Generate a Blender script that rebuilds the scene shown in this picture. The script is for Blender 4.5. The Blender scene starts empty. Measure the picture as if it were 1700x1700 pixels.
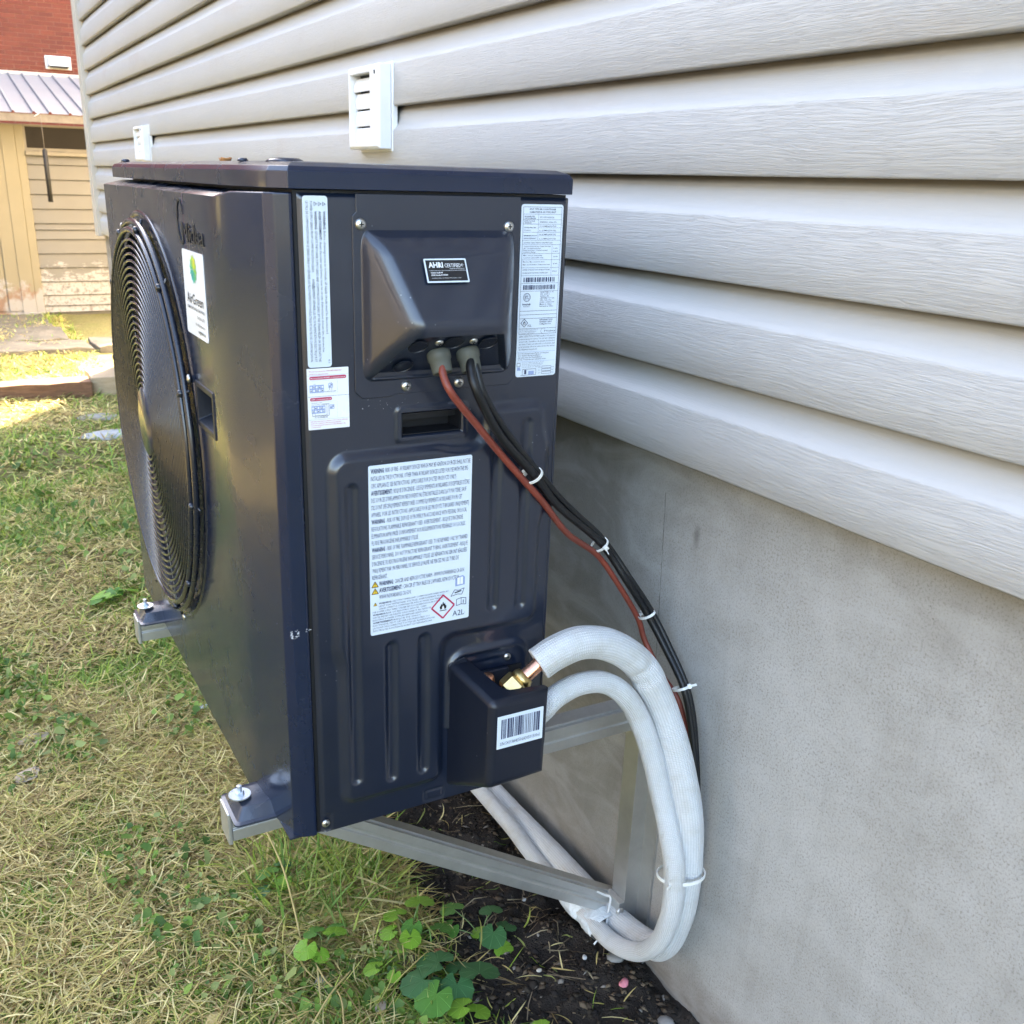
import bpy, bmesh, math, random
import numpy as np
from mathutils import Matrix, Vector
random.seed(7); np.random.seed(7)
S = bpy.context.scene
COL = S.collection

# ---------------------------------------------------------------- camera
cam_d = bpy.data.cameras.new('camera'); cam = bpy.data.objects.new('camera', cam_d); COL.objects.link(cam)
R_ = Vector((0.88162577, -0.47116052, 0.02727216)); U_ = Vector((0.14315146, 0.32203142, 0.9358437)); F_ = Vector((0.44971509, 0.82115987, -0.35135852))
# columns: right, up, back (the view direction is -z of the camera)
fw = Vector((-0.0, 0, 0))
yaw, pit, rol = math.radians(-28.7077), math.radians(-20.5704), math.radians(1.6692)
fw = Vector((-math.sin(yaw)*math.cos(pit), math.cos(yaw)*math.cos(pit), math.sin(pit)))
r0 = Vector((math.cos(yaw), math.sin(yaw), 0)); u0 = r0.cross(fw)
rt = r0*math.cos(rol) + u0*math.sin(rol); up = -r0*math.sin(rol) + u0*math.cos(rol)
M = Matrix((rt, up, -fw)).transposed().to_4x4()
M.translation = Vector((-0.8063, -0.9239, 0.7221))
cam.matrix_world = M
cam_d.sensor_width = 36; cam_d.lens = 1627.08/1700*36
cam_d.shift_x = 42.78/1700; cam_d.shift_y = 58.79/1700
cam_d.clip_start = 0.02; cam_d.clip_end = 400
cam_d.dof.use_dof = True; cam_d.dof.focus_distance = 1.25; cam_d.dof.aperture_fstop = 16
S.camera = cam

# ---------------------------------------------------------------- sky, sun, exposure
SUN_AZ = math.atan2(1.5, 1.0)      # direction to the sun in the ground plane, from +x towards +y
SUN_EL = math.radians(27)
W = bpy.data.worlds.new('World'); S.world = W; W.use_nodes = True
wn = W.node_tree.nodes; wl = W.node_tree.links; wn.clear()
sky = wn.new('ShaderNodeTexSky'); sky.sky_type = 'NISHITA'; sky.sun_disc = False
sky.sun_elevation = SUN_EL; sky.sun_rotation = math.pi/2 - SUN_AZ
sky.air_density = 1.0; sky.dust_density = 4.0; sky.ozone_density = 1.0; sky.altitude = 50
bg = wn.new('ShaderNodeBackground'); bg.inputs['Strength'].default_value = 0.15
wo_ = wn.new('ShaderNodeOutputWorld'); wl.new(sky.outputs[0], bg.inputs[0]); wl.new(bg.outputs[0], wo_.inputs[0])
sd = bpy.data.lights.new('sun', 'SUN'); sun = bpy.data.objects.new('sun', sd); COL.objects.link(sun)
sd.energy = 5.0; sd.angle = math.radians(0.53); sd.color = (1.0, 0.80, 0.54)
to_sun = Vector((math.cos(SUN_EL)*math.cos(SUN_AZ), math.cos(SUN_EL)*math.sin(SUN_AZ), math.sin(SUN_EL)))
sun.rotation_euler = to_sun.to_track_quat('Z', 'Y').to_euler(); sun.location = (6, 8, 9)
vs = S.view_settings
vs.view_transform = 'Standard'; vs.look = 'None'; vs.gamma = 1.0; vs.use_curve_mapping = False
vs.exposure = 3.54
try:
    vs.use_white_balance = True; vs.white_balance_temperature = 7300; vs.white_balance_tint = 12
except Exception: pass

# ---------------------------------------------------------------- helpers
def tag(o, label=None, cat=None, group=None, kind=None):
    if label: o['label'] = label
    if cat: o['category'] = cat
    if group: o['group'] = group
    if kind: o['kind'] = kind
    return o
def thing(name, label, cat, loc=(0,0,0), group=None):
    o = bpy.data.objects.new(name, None); o.empty_display_size = .05; COL.objects.link(o); o.location = loc
    o['wo'] = tuple(loc)
    return tag(o, label, cat, group)
def worg(o):
    return Vector(o['wo']) if (o is not None and 'wo' in o) else Vector((0,0,0))
def mobj(name, vs_, fs, mat, parent=None, smooth=False, bevel=0, seg=2, uv=None, origin=None, angle=30):
    """verts in world space; the object's origin sits at its thing's base (or at 'origin')"""
    og = worg(parent) if parent else Vector(origin or (0,0,0))
    me = bpy.data.meshes.new(name)
    me.from_pydata([(v[0]-og[0], v[1]-og[1], v[2]-og[2]) for v in vs_], [], fs)
    mats = mat if isinstance(mat, (list, tuple)) else [mat]
    for m in mats: me.materials.append(m)
    if uv is not None:
        l = me.uv_layers.new(name='UVMap')
        for p in me.polygons:
            for li in p.loop_indices: l.data[li].uv = uv[me.loops[li].vertex_index]
    o = bpy.data.objects.new(name, me); COL.objects.link(o)
    o['wo'] = tuple(og)
    if parent: o.parent = parent
    else: o.location = og
    bm = bmesh.new(); bm.from_mesh(me); bmesh.ops.recalc_face_normals(bm, faces=bm.faces); bm.to_mesh(me); bm.free()
    if smooth:
        me.polygons.foreach_set('use_smooth', [True]*len(me.polygons))
    if bevel:
        b = o.modifiers.new('bevel', 'BEVEL'); b.width = bevel; b.segments = seg; b.limit_method = 'ANGLE'; b.angle_limit = math.radians(angle); b.harden_normals = False
        me.polygons.foreach_set('use_smooth', [True]*len(me.polygons))
        w = o.modifiers.new('wn', 'WEIGHTED_NORMAL'); w.keep_sharp = False; w.weight = 80
    return o
def fix_parent_loc(o):   # part whose parent carries the same origin
    return o
def box_vf(x0,x1,y0,y1,z0,z1):
    v = [(x,y,z) for x in (x0,x1) for y in (y0,y1) for z in (z0,z1)]
    f = [(0,1,3,2),(4,6,7,5),(0,4,5,1),(2,3,7,6),(0,2,6,4),(1,5,7,3)]
    return v, f
def box(name, x0,x1,y0,y1,z0,z1, mat, parent=None, bevel=0, **k):
    v,f = box_vf(x0,x1,y0,y1,z0,z1); return mobj(name, v, f, mat, parent, bevel=bevel, **k)
class Acc:
    def __init__(s): s.v=[]; s.f=[]
    def add(s, v, f):
        n=len(s.v); s.v+=list(v); s.f+=[tuple(i+n for i in q) for q in f]; return s
    def box(s,*a): return s.add(*box_vf(*a))
def smoothstep(a,b,x):
    t = np.clip((x-a)/(b-a),0,1); return t*t*(3-2*t)
def catmull(P, n):
    P = [Vector(p) for p in P]; P = [P[0]*2-P[1]] + P + [P[-1]*2-P[-2]]
    out=[]
    for i in range(1,len(P)-2):
        a,b,c,d = P[i-1:i+3]
        for k in range(n):
            t=k/n
            out.append(.5*((2*b)+(c-a)*t+(2*a-5*b+4*c-d)*t*t+(3*b-a-3*c+d)*t**3))
    out.append(P[-2]); return out
def tube_vf(path, rad, n=12, cap=True, rfun=None, flat=None):
    """swept round tube; returns verts, faces, uv (u = metres along, v = turn)"""
    V=[];F=[];UV=[]
    L=0; T=None
    m=len(path)
    nrm=None
    for i,p in enumerate(path):
        t=(path[min(i+1,m-1)]-path[max(i-1,0)]).normalized()
        if nrm is None:
            a = Vector((0,0,1)) if abs(t.z)<.9 else Vector((1,0,0))
            nrm=(a-t*a.dot(t)).normalized()
        else: nrm=(nrm-t*nrm.dot(t)).normalized()
        b=t.cross(nrm)
        if i: L+=(p-path[i-1]).length
        for k in range(n):
            a=2*math.pi*k/n
            r = rad if rfun is None else rfun(L,a)*rad
            V.append(p+(nrm*math.cos(a)+b*math.sin(a))*r); UV.append((L,k/n if k<=n/2 else k/n))
    for i in range(m-1):
        for k in range(n):
            F.append((i*n+k,i*n+(k+1)%n,(i+1)*n+(k+1)%n,(i+1)*n+k))
    if cap:
        F.append(tuple(range(n))[::-1]); F.append(tuple((m-1)*n+k for k in range(n)))
    return V,F,UV
def tube(name, path, rad, mat, parent=None, n=12, smooth=True, rfun=None, cap=True, origin=None):
    V,F,UV = tube_vf([Vector(p) for p in path], rad, n, cap, rfun)
    return mobj(name, V, F, mat, parent, smooth=smooth, uv=UV, origin=origin)
def lathe_vf(prof, axis_o, axis, n=16):
    """prof: (radius, height) pairs along axis"""
    ax=Vector(axis).normalized(); a=Vector((0,0,1)) if abs(ax.z)<.9 else Vector((1,0,0))
    e=(a-ax*a.dot(ax)).normalized(); b=ax.cross(e); o=Vector(axis_o)
    V=[];F=[]
    for r,h in prof:
        for k in range(n):
            t=2*math.pi*k/n; V.append(o+ax*h+(e*math.cos(t)+b*math.sin(t))*r)
    for i in range(len(prof)-1):
        for k in range(n): F.append((i*n+k,i*n+(k+1)%n,(i+1)*n+(k+1)%n,(i+1)*n+k))
    F.append(tuple(range(n))[::-1]); F.append(tuple((len(prof)-1)*n+k for k in range(n)))
    return V,F
def lathe(name, prof, o, axis, mat, parent=None, n=16, smooth=True, **k):
    V,F = lathe_vf(prof,o,axis,n); return mobj(name,V,F,mat,parent,smooth=smooth,**k)
def shade_auto(o, deg=35):
    me=o.data
    bm=bmesh.new(); bm.from_mesh(me)
    for e in bm.edges:
        if len(e.link_faces)==2 and e.calc_face_angle(0)>math.radians(deg): e.smooth=False
    bm.to_mesh(me); bm.free()
    me.polygons.foreach_set('use_smooth',[True]*len(me.polygons)); return o
_rng = np.random.RandomState(3)
_LAT = _rng.rand(16,256,256)
def vnoise(x,y,sc,seed=0):
    x=np.asarray(x,float)*sc+seed*17.3; y=np.asarray(y,float)*sc+seed*5.7
    xi=np.floor(x).astype(int); yi=np.floor(y).astype(int); fx=x-xi; fy=y-yi
    fx=fx*fx*(3-2*fx); fy=fy*fy*(3-2*fy); L=_LAT[seed%16]
    g=lambda a,b: L[a%256,b%256]
    return (g(xi,yi)*(1-fx)+g(xi+1,yi)*fx)*(1-fy)+(g(xi,yi+1)*(1-fx)+g(xi+1,yi+1)*fx)*fy
def big_mesh(name, verts, tris, mat, cols=None, smooth=False, kind=None, parent=None):
    me=bpy.data.meshes.new(name); nv=len(verts); nt=len(tris); k=tris.shape[1]
    me.vertices.add(nv); me.vertices.foreach_set('co', verts.astype(np.float32).ravel())
    me.loops.add(nt*k); me.loops.foreach_set('vertex_index', tris.astype(np.int32).ravel())
    me.polygons.add(nt); me.polygons.foreach_set('loop_start', np.arange(0,nt*k,k,dtype=np.int32))
    me.polygons.foreach_set('loop_total', np.full(nt,k,dtype=np.int32))
    me.update(calc_edges=True)
    if cols is not None:
        a=me.color_attributes.new('tint','FLOAT_COLOR','POINT')
        c=np.ones((nv,4),np.float32); c[:,:3]=cols; a.data.foreach_set('color', c.ravel())
    me.materials.append(mat)
    if smooth: me.polygons.foreach_set('use_smooth', [True]*nt)
    me.validate()
    o=bpy.data.objects.new(name,me); COL.objects.link(o); o['wo']=(0,0,0)
    if parent: o.parent=parent
    if kind: o['kind']=kind
    return o

# ---------------------------------------------------------------- materials
class NT:
    def __init__(s, name):
        s.m=bpy.data.materials.new(name); s.m.use_nodes=True; s.t=s.m.node_tree; s.n=s.t.nodes; s.l=s.t.links
        s.b=s.n['Principled BSDF']; s.out=s.n['Material Output']
    def new(s,t,**k):
        n=s.n.new(t)
        for a,v in k.items(): setattr(n,a,v)
        return n
    def coord(s, kind='Object', scale=(1,1,1), rot=(0,0,0)):
        c=s.new('ShaderNodeTexCoord'); m=s.new('ShaderNodeMapping'); m.inputs['Scale'].default_value=scale; m.inputs['Rotation'].default_value=rot
        s.l.new(c.outputs[kind], m.inputs[0]); return m.outputs[0]
    def noise(s, vec, scale, detail=3, rough=.5, dist=0):
        n=s.new('ShaderNodeTexNoise'); n.inputs['Scale'].default_value=scale; n.inputs['Detail'].default_value=detail
        n.inputs['Roughness'].default_value=rough; n.inputs['Distortion'].default_value=dist
        if vec is not None: s.l.new(vec,n.inputs['Vector'])
        return n.outputs['Fac']
    def ramp(s, fac, stops, interp='LINEAR'):
        r=s.new('ShaderNodeValToRGB'); r.color_ramp.interpolation=interp; e=r.color_ramp.elements
        while len(e)>1: e.remove(e[-1])
        for i,(p,c) in enumerate(stops):
            if i==0: x=e[0]; x.position=p
            else: x=e.new(p)
            c = (c,c,c) if isinstance(c,(int,float)) else c
            x.color=(*c[:3],1)
        s.l.new(fac,r.inputs[0]); return r.outputs[0]
    def mix(s, fac, a, b, mode='MIX'):
        m=s.new('ShaderNodeMix'); m.data_type='RGBA'; m.blend_type=mode
        for i,v in ((0,fac),(6,a),(7,b)):
            if isinstance(v,(int,float)): m.inputs[i].default_value=v if i==0 else (v,v,v,1)
            elif isinstance(v,tuple): m.inputs[i].default_value=(*v[:3],1)
            else: s.l.new(v,m.inputs[i])
        return m.outputs[2]
    def math(s, op, a, b=None, c=None):
        m=s.new('ShaderNodeMath'); m.operation=op
        for i,v in enumerate((a,b,c)):
            if v is None: continue
            if isinstance(v,(int,float)): m.inputs[i].default_value=v
            else: s.l.new(v,m.inputs[i])
        return m.outputs[0]
    def bump(s, h, strength=.3, dist=.002, prev=None):
        b=s.new('ShaderNodeBump'); b.inputs['Strength'].default_value=strength; b.inputs['Distance'].default_value=dist
        s.l.new(h,b.inputs['Height'])
        if prev is not None: s.l.new(prev,b.inputs['Normal'])
        s.l.new(b.outputs[0],s.b.inputs['Normal']); return b.outputs[0]
    def set(s, **k):
        for a,v in k.items():
            i=s.b.inputs[a.replace('_',' ')]
            if isinstance(v,(int,float)): i.default_value=v
            elif isinstance(v,tuple): i.default_value=(*v[:3],1) if i.type=='RGBA' else v
            else: s.l.new(v,i)
        return s
def plain(name, col, rough=.5, metal=0, var=.12, nscale=30, bump=0, bscale=200, bd=.0005, spec=None, coat=0):
    t=NT(name); v=t.coord()
    n=t.noise(v,nscale,4,.6)
    lo=tuple(c*(1-var) for c in col); hi=tuple(min(1,c*(1+var)) for c in col)
    t.set(Base_Color=t.ramp(n,[(.3,lo),(.7,hi)]), Roughness=t.ramp(n,[(.2,max(0,rough-.05)),(.8,min(1,rough+.07))]), Metallic=metal)
    if spec is not None: t.b.inputs['Specular IOR Level'].default_value=spec
    if coat: t.b.inputs['Coat Weight'].default_value=coat; t.b.inputs['Coat Roughness'].default_value=.15
    if bump: t.bump(t.noise(v,bscale,3,.6),bump,bd)
    return t.m

def paint_mat(name, col, rough, coat=0.0, spec=.5):
    """dark sprayed sheet metal: faint dust, small scuffs and dribbled water spots"""
    t=NT(name); v=t.coord()
    base=t.ramp(t.noise(v,5,4,.6),[(.3,tuple(c*.92 for c in col)),(.7,tuple(c*1.1 for c in col))])
    dust=t.ramp(t.noise(v,55,8,.75,.4),[(.66,0.0),(.80,1.0)])
    dust=t.math('MULTIPLY',dust,t.ramp(t.noise(v,7,2),[(.5,0.0),(.7,.13)]))
    vo=t.new('ShaderNodeTexVoronoi'); vo.inputs['Scale'].default_value=85; t.l.new(v,vo.inputs['Vector'])
    sp=t.math('MULTIPLY',t.ramp(vo.outputs['Distance'],[(.03,1.0),(.09,0.0)]),t.ramp(t.noise(v,12,2),[(.56,0.0),(.64,.8)]))
    f=t.math('MAXIMUM',dust,sp)
    c=t.mix(f,base,(.20,.21,.23))
    t.set(Base_Color=c, Roughness=t.ramp(t.noise(v,18,4,.6),[(.3,rough-.03),(.8,rough+.08)]))
    t.b.inputs['Coat Weight'].default_value=coat; t.b.inputs['Coat Roughness'].default_value=.08
    t.b.inputs['Specular IOR Level'].default_value=spec
    t.bump(t.noise(v,420,2,.5),.10,.0006)
    return t.m
NAVY=(.0050,.0105,.0250)
M_paint = paint_mat('dark_painted_steel', NAVY, .32, .5, .72)
M_front = paint_mat('dark_glossy_painted_steel', (.0060,.0135,.036), .24, .25)
M_plasticdk = paint_mat('dark_moulded_plastic', (.006,.009,.018), .36)
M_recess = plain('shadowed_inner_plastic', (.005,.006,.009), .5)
M_wire = plain('black_coated_wire', (.008,.011,.020), .25, 0, .1, 40, coat=.4)
M_fanpl = plain('grey_fan_plastic', (.030,.033,.042), .35)
M_label = plain('white_label_film', (.66,.74,.82), .35, 0, .02, 8)
M_labelw = plain('white_vinyl_sticker', (.82,.84,.86), .25, 0, .02, 8)
M_ink = plain('dark_blue_print', (.035,.045,.10), .5, 0, .05)
M_black = plain('black_print', (.01,.01,.012), .45, 0, .05)
M_red = plain('crimson_print', (.50,.02,.08), .5, 0, .05)
M_pink = plain('pink_print', (.85,.25,.40), .5, 0, .05)
M_yellow = plain('yellow_print', (.80,.52,.04), .5, 0, .05)
M_blue = plain('pale_blue_print', (.28,.36,.58), .5, 0, .05)
M_screw = plain('zinc_screw_metal', (.62,.62,.60), .32, 1.0, .1, 300)
M_zinc = plain('zinc_washer_metal', (.66,.72,.78), .30, .8, .1, 100)
M_rubber = plain('black_rubber', (.012,.012,.013), .6)
M_brass = plain('brass', (.62,.46,.20), .30, 1.0, .15, 120, bump=.1)
M_copper = plain('copper', (.80,.40,.26), .25, 1.0, .15, 60)
M_tie = plain('white_nylon', (.80,.80,.76), .4, 0, .03)
M_white = plain('white_plastic_vent', (.78,.79,.80), .38, 0, .05, 14, bump=.05)
M_grom = plain('grey_green_rubber_grommet', (.085,.09,.075), .55)
M_redcable = plain('rust_red_cable_jacket', (.22,.045,.028), .40, 0, .18, 60)
M_blkcable = plain('black_cable_jacket', (.006,.0065,.008), .42, 0, .1, 60, bump=.2, bscale=150)
def alu():
    t=NT('brushed_aluminium'); v=t.coord(scale=(6,6,60))
    n=t.noise(v,30,4,.7); n2=t.noise(t.coord(),9,5,.7)
    t.set(Base_Color=t.mix(t.ramp(n2,[(.35,0.0),(.7,.8)]),(.62,.62,.60),(.46,.46,.44)), Metallic=.85, Roughness=t.ramp(n,[(.3,.36),(.7,.52)]))
    t.bump(n,.08,.0005); return t.m
M_alu = alu()

def siding_mat():
    t=NT('embossed_vinyl_siding')
    uvn=t.new('ShaderNodeTexCoord'); sep=t.new('ShaderNodeSeparateXYZ'); t.l.new(uvn.outputs['UV'],sep.inputs[0])
    vfrac=sep.outputs[1]
    ov=t.coord('Object')
    warp=t.noise(t.coord('Object',(1,3.0,9)),1,2,.5)
    m=t.new('ShaderNodeMapping'); m.inputs['Scale'].default_value=(1,4.5,165); t.l.new(uvn.outputs['Object'],m.inputs[0])
    add=t.new('ShaderNodeVectorMath'); add.operation='ADD'
    cx=t.new('ShaderNodeCombineXYZ'); t.l.new(t.math('MULTIPLY',warp,4.0),cx.inputs[2])
    t.l.new(m.outputs[0],add.inputs[0]); t.l.new(cx.outputs[0],add.inputs[1])
    grain=t.noise(add.outputs[0],2.6,3,.6,.5)
    ridged=t.math('ABSOLUTE',t.math('SUBTRACT',grain,.5))
    ridge=t.ramp(ridged,[(0.0,0.0),(.05,.8),(.14,1.0)])
    flat=t.ramp(vfrac,[(.60,1.0),(.64,.14)])
    h=t.math('MULTIPLY',ridge,flat)
    big=t.noise(ov,1.6,4,.6); stain=t.noise(t.coord('Object',(1,1,2.2)),2.4,5,.65)
    base=t.mix(big,(.435,.430,.418),(.505,.498,.483))
    # brown smears where something rubbed the boards, faint overall grime
    base=t.mix(t.ramp(stain,[(.575,0.0),(.72,.42)]),base,(.42,.36,.32))
    fs=t.ramp(t.noise(ov,26,6,.7),[(.64,0.0),(.74,.35)])
    base=t.mix(fs,base,(.40,.37,.34))
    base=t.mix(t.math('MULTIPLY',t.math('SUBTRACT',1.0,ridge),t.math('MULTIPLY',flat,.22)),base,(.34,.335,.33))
    lap_shade_dirt=t.ramp(vfrac,[(0.0,.5),(.03,0.0),(.90,0.0),(.94,1.0)])  # shadow line at the laps and lip put into the colour, plus some dirt
    base=t.mix(t.math('MULTIPLY',lap_shade_dirt,t.ramp(t.noise(ov,3,3),[(.2,.55),(.8,1.0)])),base,(.11,.09,.065))
    base=t.mix(t.ramp(vfrac,[(.80,0.0),(.96,.24)]),base,(.28,.245,.20))  # softer shade below the next lap, painted in together with dirt
    t.set(Base_Color=base, Roughness=.52)
    t.b.inputs['Specular IOR Level'].default_value=.4
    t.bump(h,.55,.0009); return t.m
M_siding = siding_mat()
M_trim = plain('beige_vinyl_trim', (.50,.46,.40), .5, 0, .06, 4)
def concrete_mat():
    t=NT('parged_foundation_concrete'); v=t.coord()
    big=t.noise(v,2.2,5,.6,.3); fine=t.noise(v,330,5,.8); mid=t.noise(v,16,5,.65)
    base=t.mix(t.ramp(big,[(.3,0.0),(.7,1.0)]),(.335,.325,.298),(.452,.446,.428))
    base=t.mix(t.ramp(mid,[(.35,.0),(.75,.55)]),base,(.50,.50,.49))
    base=t.mix(t.ramp(fine,[(.36,.85),(.50,0.0)]),base,(.20,.185,.16))
    vo=t.new('ShaderNodeTexVoronoi'); vo.inputs['Scale'].default_value=95; t.l.new(v,vo.inputs['Vector'])
    pit=t.math('MULTIPLY',t.ramp(vo.outputs['Distance'],[(.05,1.0),(.13,0.0)]),t.ramp(t.noise(v,40,2),[(.58,0.0),(.66,1.0)]))
    base=t.mix(t.math('MULTIPLY',pit,.7),base,(.14,.12,.10))
    gp=t.new('ShaderNodeNewGeometry'); sep=t.new('ShaderNodeSeparateXYZ'); t.l.new(gp.outputs['Position'],sep.inputs[0])
    # splashed soil low on the wall, and a dirt stain with a soft ragged top
    sm=t.math('ADD',sep.outputs[2],t.math('MULTIPLY',t.noise(v,9,4,.6),.09))
    base=t.mix(t.ramp(t.math('ADD',sm,1.0),[(.61,.85),(.70,.0)]),base,(.15,.125,.10))
    # shade of the unit painted onto the wall behind it, with a wandering edge
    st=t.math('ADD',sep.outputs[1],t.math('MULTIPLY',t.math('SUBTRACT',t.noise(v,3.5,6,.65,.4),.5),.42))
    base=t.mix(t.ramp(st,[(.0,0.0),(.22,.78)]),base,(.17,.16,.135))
    top=t.math('ADD',sep.outputs[2],t.math('MULTIPLY',t.noise(v,7,5,.65),.16)); base=t.mix(t.ramp(top,[(.31,0.0),(.46,.5)]),base,(.17,.145,.11))  # shade under the siding edge painted in as a ragged brown band
    streak=t.ramp(t.noise(t.coord('Object',(1,9,1.1)),2.6,5,.7),[(.50,0.0),(.72,.38)])
    base=t.mix(streak,base,(.26,.25,.225))
    tro=t.noise(t.coord('Object',(1,2.2,5),(.5,0,0)),3,4,.6,.8); base=t.mix(t.ramp(tro,[(.45,0.0),(.65,.28)]),base,(.50,.495,.48))
    # a hairline crack and one dark scuff
    yc=t.math('ADD',.075,t.math('ADD',t.math('MULTIPLY',sep.outputs[2],.055),t.math('MULTIPLY',t.math('SUBTRACT',t.noise(v,30,4,.7),.5),.006)))
    d=t.math('ABSOLUTE',t.math('SUBTRACT',sep.outputs[1],yc))
    cr=t.ramp(t.math('MULTIPLY',d,100),[(.03,1.0),(.09,0.0)])
    zin=t.math('MULTIPLY',t.math('GREATER_THAN',sep.outputs[2],.0),t.math('LESS_THAN',sep.outputs[2],.325))
    cr=t.math('MULTIPLY',t.math('MULTIPLY',cr,zin),t.ramp(t.noise(v,60,2),[(.3,.25),(.6,.9)]))
    base=t.mix(cr,base,(.07,.06,.05))
    dy=t.math('SUBTRACT',sep.outputs[1],.0204); dz=t.math('SUBTRACT',sep.outputs[2],.285)
    q=t.math('SQRT',t.math('ADD',t.math('POWER',t.math('MULTIPLY',dy,2.6),2.0),t.math('POWER',dz,2.0)))
    q=t.math('ADD',q,t.math('MULTIPLY',t.math('SUBTRACT',t.noise(v,90,3,.7),.5),.02))
    base=t.mix(t.ramp(t.math('MULTIPLY',q,10),[(.05,.55),(.22,0.0)]),base,(.10,.09,.08))
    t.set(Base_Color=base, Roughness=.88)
    b=t.bump(fine,.35,.0012); b=t.bump(mid,.25,.004,b); t.bump(t.math('SUBTRACT',1.0,t.math('MAXIMUM',pit,cr)),.6,.0012,b)
    return t.m
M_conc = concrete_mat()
def attr_mat(name, rough=.7, transl=.0, mulnoise=None, spec=.3):
    t=NT(name); a=t.new('ShaderNodeAttribute'); a.attribute_name='tint'
    c=a.outputs['Color']
    if mulnoise:
        v=t.coord(); c=t.mix(1.0,c,t.ramp(t.noise(v,mulnoise,5,.7),[(.25,.62),(.75,1.35)]),'MULTIPLY')
    t.set(Base_Color=c, Roughness=rough); t.b.inputs['Specular IOR Level'].default_value=spec
    if transl:
        tr=t.new('ShaderNodeBsdfTranslucent'); t.l.new(c,tr.inputs[0]); mx=t.new('ShaderNodeMixShader'); mx.inputs[0].default_value=transl
        t.l.new(t.b.outputs[0],mx.inputs[1]); t.l.new(tr.outputs[0],mx.inputs[2]); t.l.new(mx.outputs[0],t.out.inputs[0])
    return t
tg=attr_mat('lawn_soil',.95,0,55,.15); vv=tg.coord(); bb=tg.bump(tg.noise(vv,45,6,.75),.9,.012); tg.bump(tg.noise(vv,260,4,.7),.6,.003,bb); M_ground=tg.m
M_grass=attr_mat('grass_blade',.55,.30).m
M_leaf=None
def leaf_mat(name,col,col2):
    t=NT(name); uv=t.new('ShaderNodeTexCoord'); sp=t.new('ShaderNodeSeparateXYZ'); t.l.new(uv.outputs['UV'],sep_in:=sp.inputs[0])
    # radial veins from the notch at (0.5, 0.12)
    dx=t.math('SUBTRACT',sp.outputs[0],.5); dy=t.math('SUBTRACT',sp.outputs[1],.15)
    an=t.math('ARCTAN2',dx,dy); w=t.math('ABSOLUTE',t.math('SINE',t.math('MULTIPLY',an,4.5)))
    vein=t.ramp(w,[(.0,1.0),(.16,0.0)])
    n=t.noise(t.coord(),25,3)
    base=t.mix(n,col,col2); base=t.mix(t.math('MULTIPLY',vein,.5),base,tuple(min(1,c*1.9) for c in col2))
    t.set(Base_Color=base, Roughness=.42); t.b.inputs['Specular IOR Level'].default_value=.4
    t.bump(t.math('SUBTRACT',1.0,vein),.5,.0012)
    tr=t.new('ShaderNodeBsdfTranslucent'); t.l.new(base,tr.inputs[0]); mx=t.new('ShaderNodeMixShader'); mx.inputs[0].default_value=.25
    t.l.new(t.b.outputs[0],mx.inputs[1]); t.l.new(tr.outputs[0],mx.inputs[2]); t.l.new(mx.outputs[0],t.out.inputs[0])
    return t.m
M_leafA=leaf_mat('violet_leaf_mid_green',(.07,.21,.035),(.12,.29,.05))
M_leafB=leaf_mat('violet_leaf_yellow_green',(.17,.35,.03),(.25,.45,.05))
M_leafC=leaf_mat('violet_leaf_dark_green',(.045,.15,.05),(.07,.20,.07))
M_stem=plain('pale_green_stem',(.16,.24,.08),.5)

# ================================================================ GROUND
GZ=-0.44
def dirt_mask(x,y):
    """1 on the bare dark soil strip along the foundation"""
    e = -.27 + (vnoise(x,y,3.1,1)-.5)*.30 + (vnoise(x,y,11,2)-.5)*.12
    near = smoothstep(e-.05,e+.07,x)
    return near*(1-smoothstep(2.2,3.2,y))
def gheight(x,y):
    d=dirt_mask(x,y)
    h=(vnoise(x,y,1.3,3)-.5)*.035+(vnoise(x,y,5,4)-.5)*.016
    lump=(vnoise(x,y,22,5)-.5)*.020+np.maximum(0,vnoise(x,y,48,6)-.55)*.026+(vnoise(x,y,95,11)-.5)*.006
    h=h+lump*(.25+.75*d)
    h=h-.012*d
    h=h*np.clip(1-(np.abs(x)-1.5)/6,0.15,1)
    return GZ+h
xs=np.unique(np.round(np.concatenate([np.arange(-1.25,.06,.0085),-1.25-np.cumsum(.012*1.09**np.arange(80)),.06+np.cumsum(.03*1.12**np.arange(62))]),4))
ys=np.unique(np.round(np.concatenate([np.arange(-.45,1.9,.0085),1.9+np.cumsum(.0095*1.013**np.arange(190)),-.45-np.cumsum(.03*1.12**np.arange(50))]),4))
ys=np.concatenate([ys,ys[-1]+np.cumsum(.2*1.12**np.arange(38))])
xs=xs[(xs>-70)&(xs<70)]; ys=ys[(ys<75)&(ys>-70)]
XX,YY=np.meshgrid(xs,ys); HH=gheight(XX,YY)
gv=np.stack([XX,YY,HH],-1).reshape(-1,3); nx,ny=len(xs),len(ys)
ii=np.arange(nx*ny).reshape(ny,nx); gq=np.stack([ii[:-1,:-1],ii[:-1,1:],ii[1:,1:],ii[1:,:-1]],-1).reshape(-1,4)
D=dirt_mask(XX,YY).reshape(-1,1)
n1=vnoise(XX,YY,2.3,7).reshape(-1,1); n2=vnoise(XX,YY,9,8).reshape(-1,1); n3=vnoise(XX,YY,35,9).reshape(-1,1)
thatch=np.array([.22,.175,.095])*(1-n2)+np.array([.17,.17,.06])*n2
far=smoothstep(2.5,6,YY).reshape(-1,1)
green=np.array([.20,.21,.07]); thatch=thatch*(1-.5*far*n1)+green*(.5*far*n1)+np.array([.05,.04,.01])*far
soil=np.array([.050,.040,.033])*(1-n3)+np.array([.022,.018,.016])*n3
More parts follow.
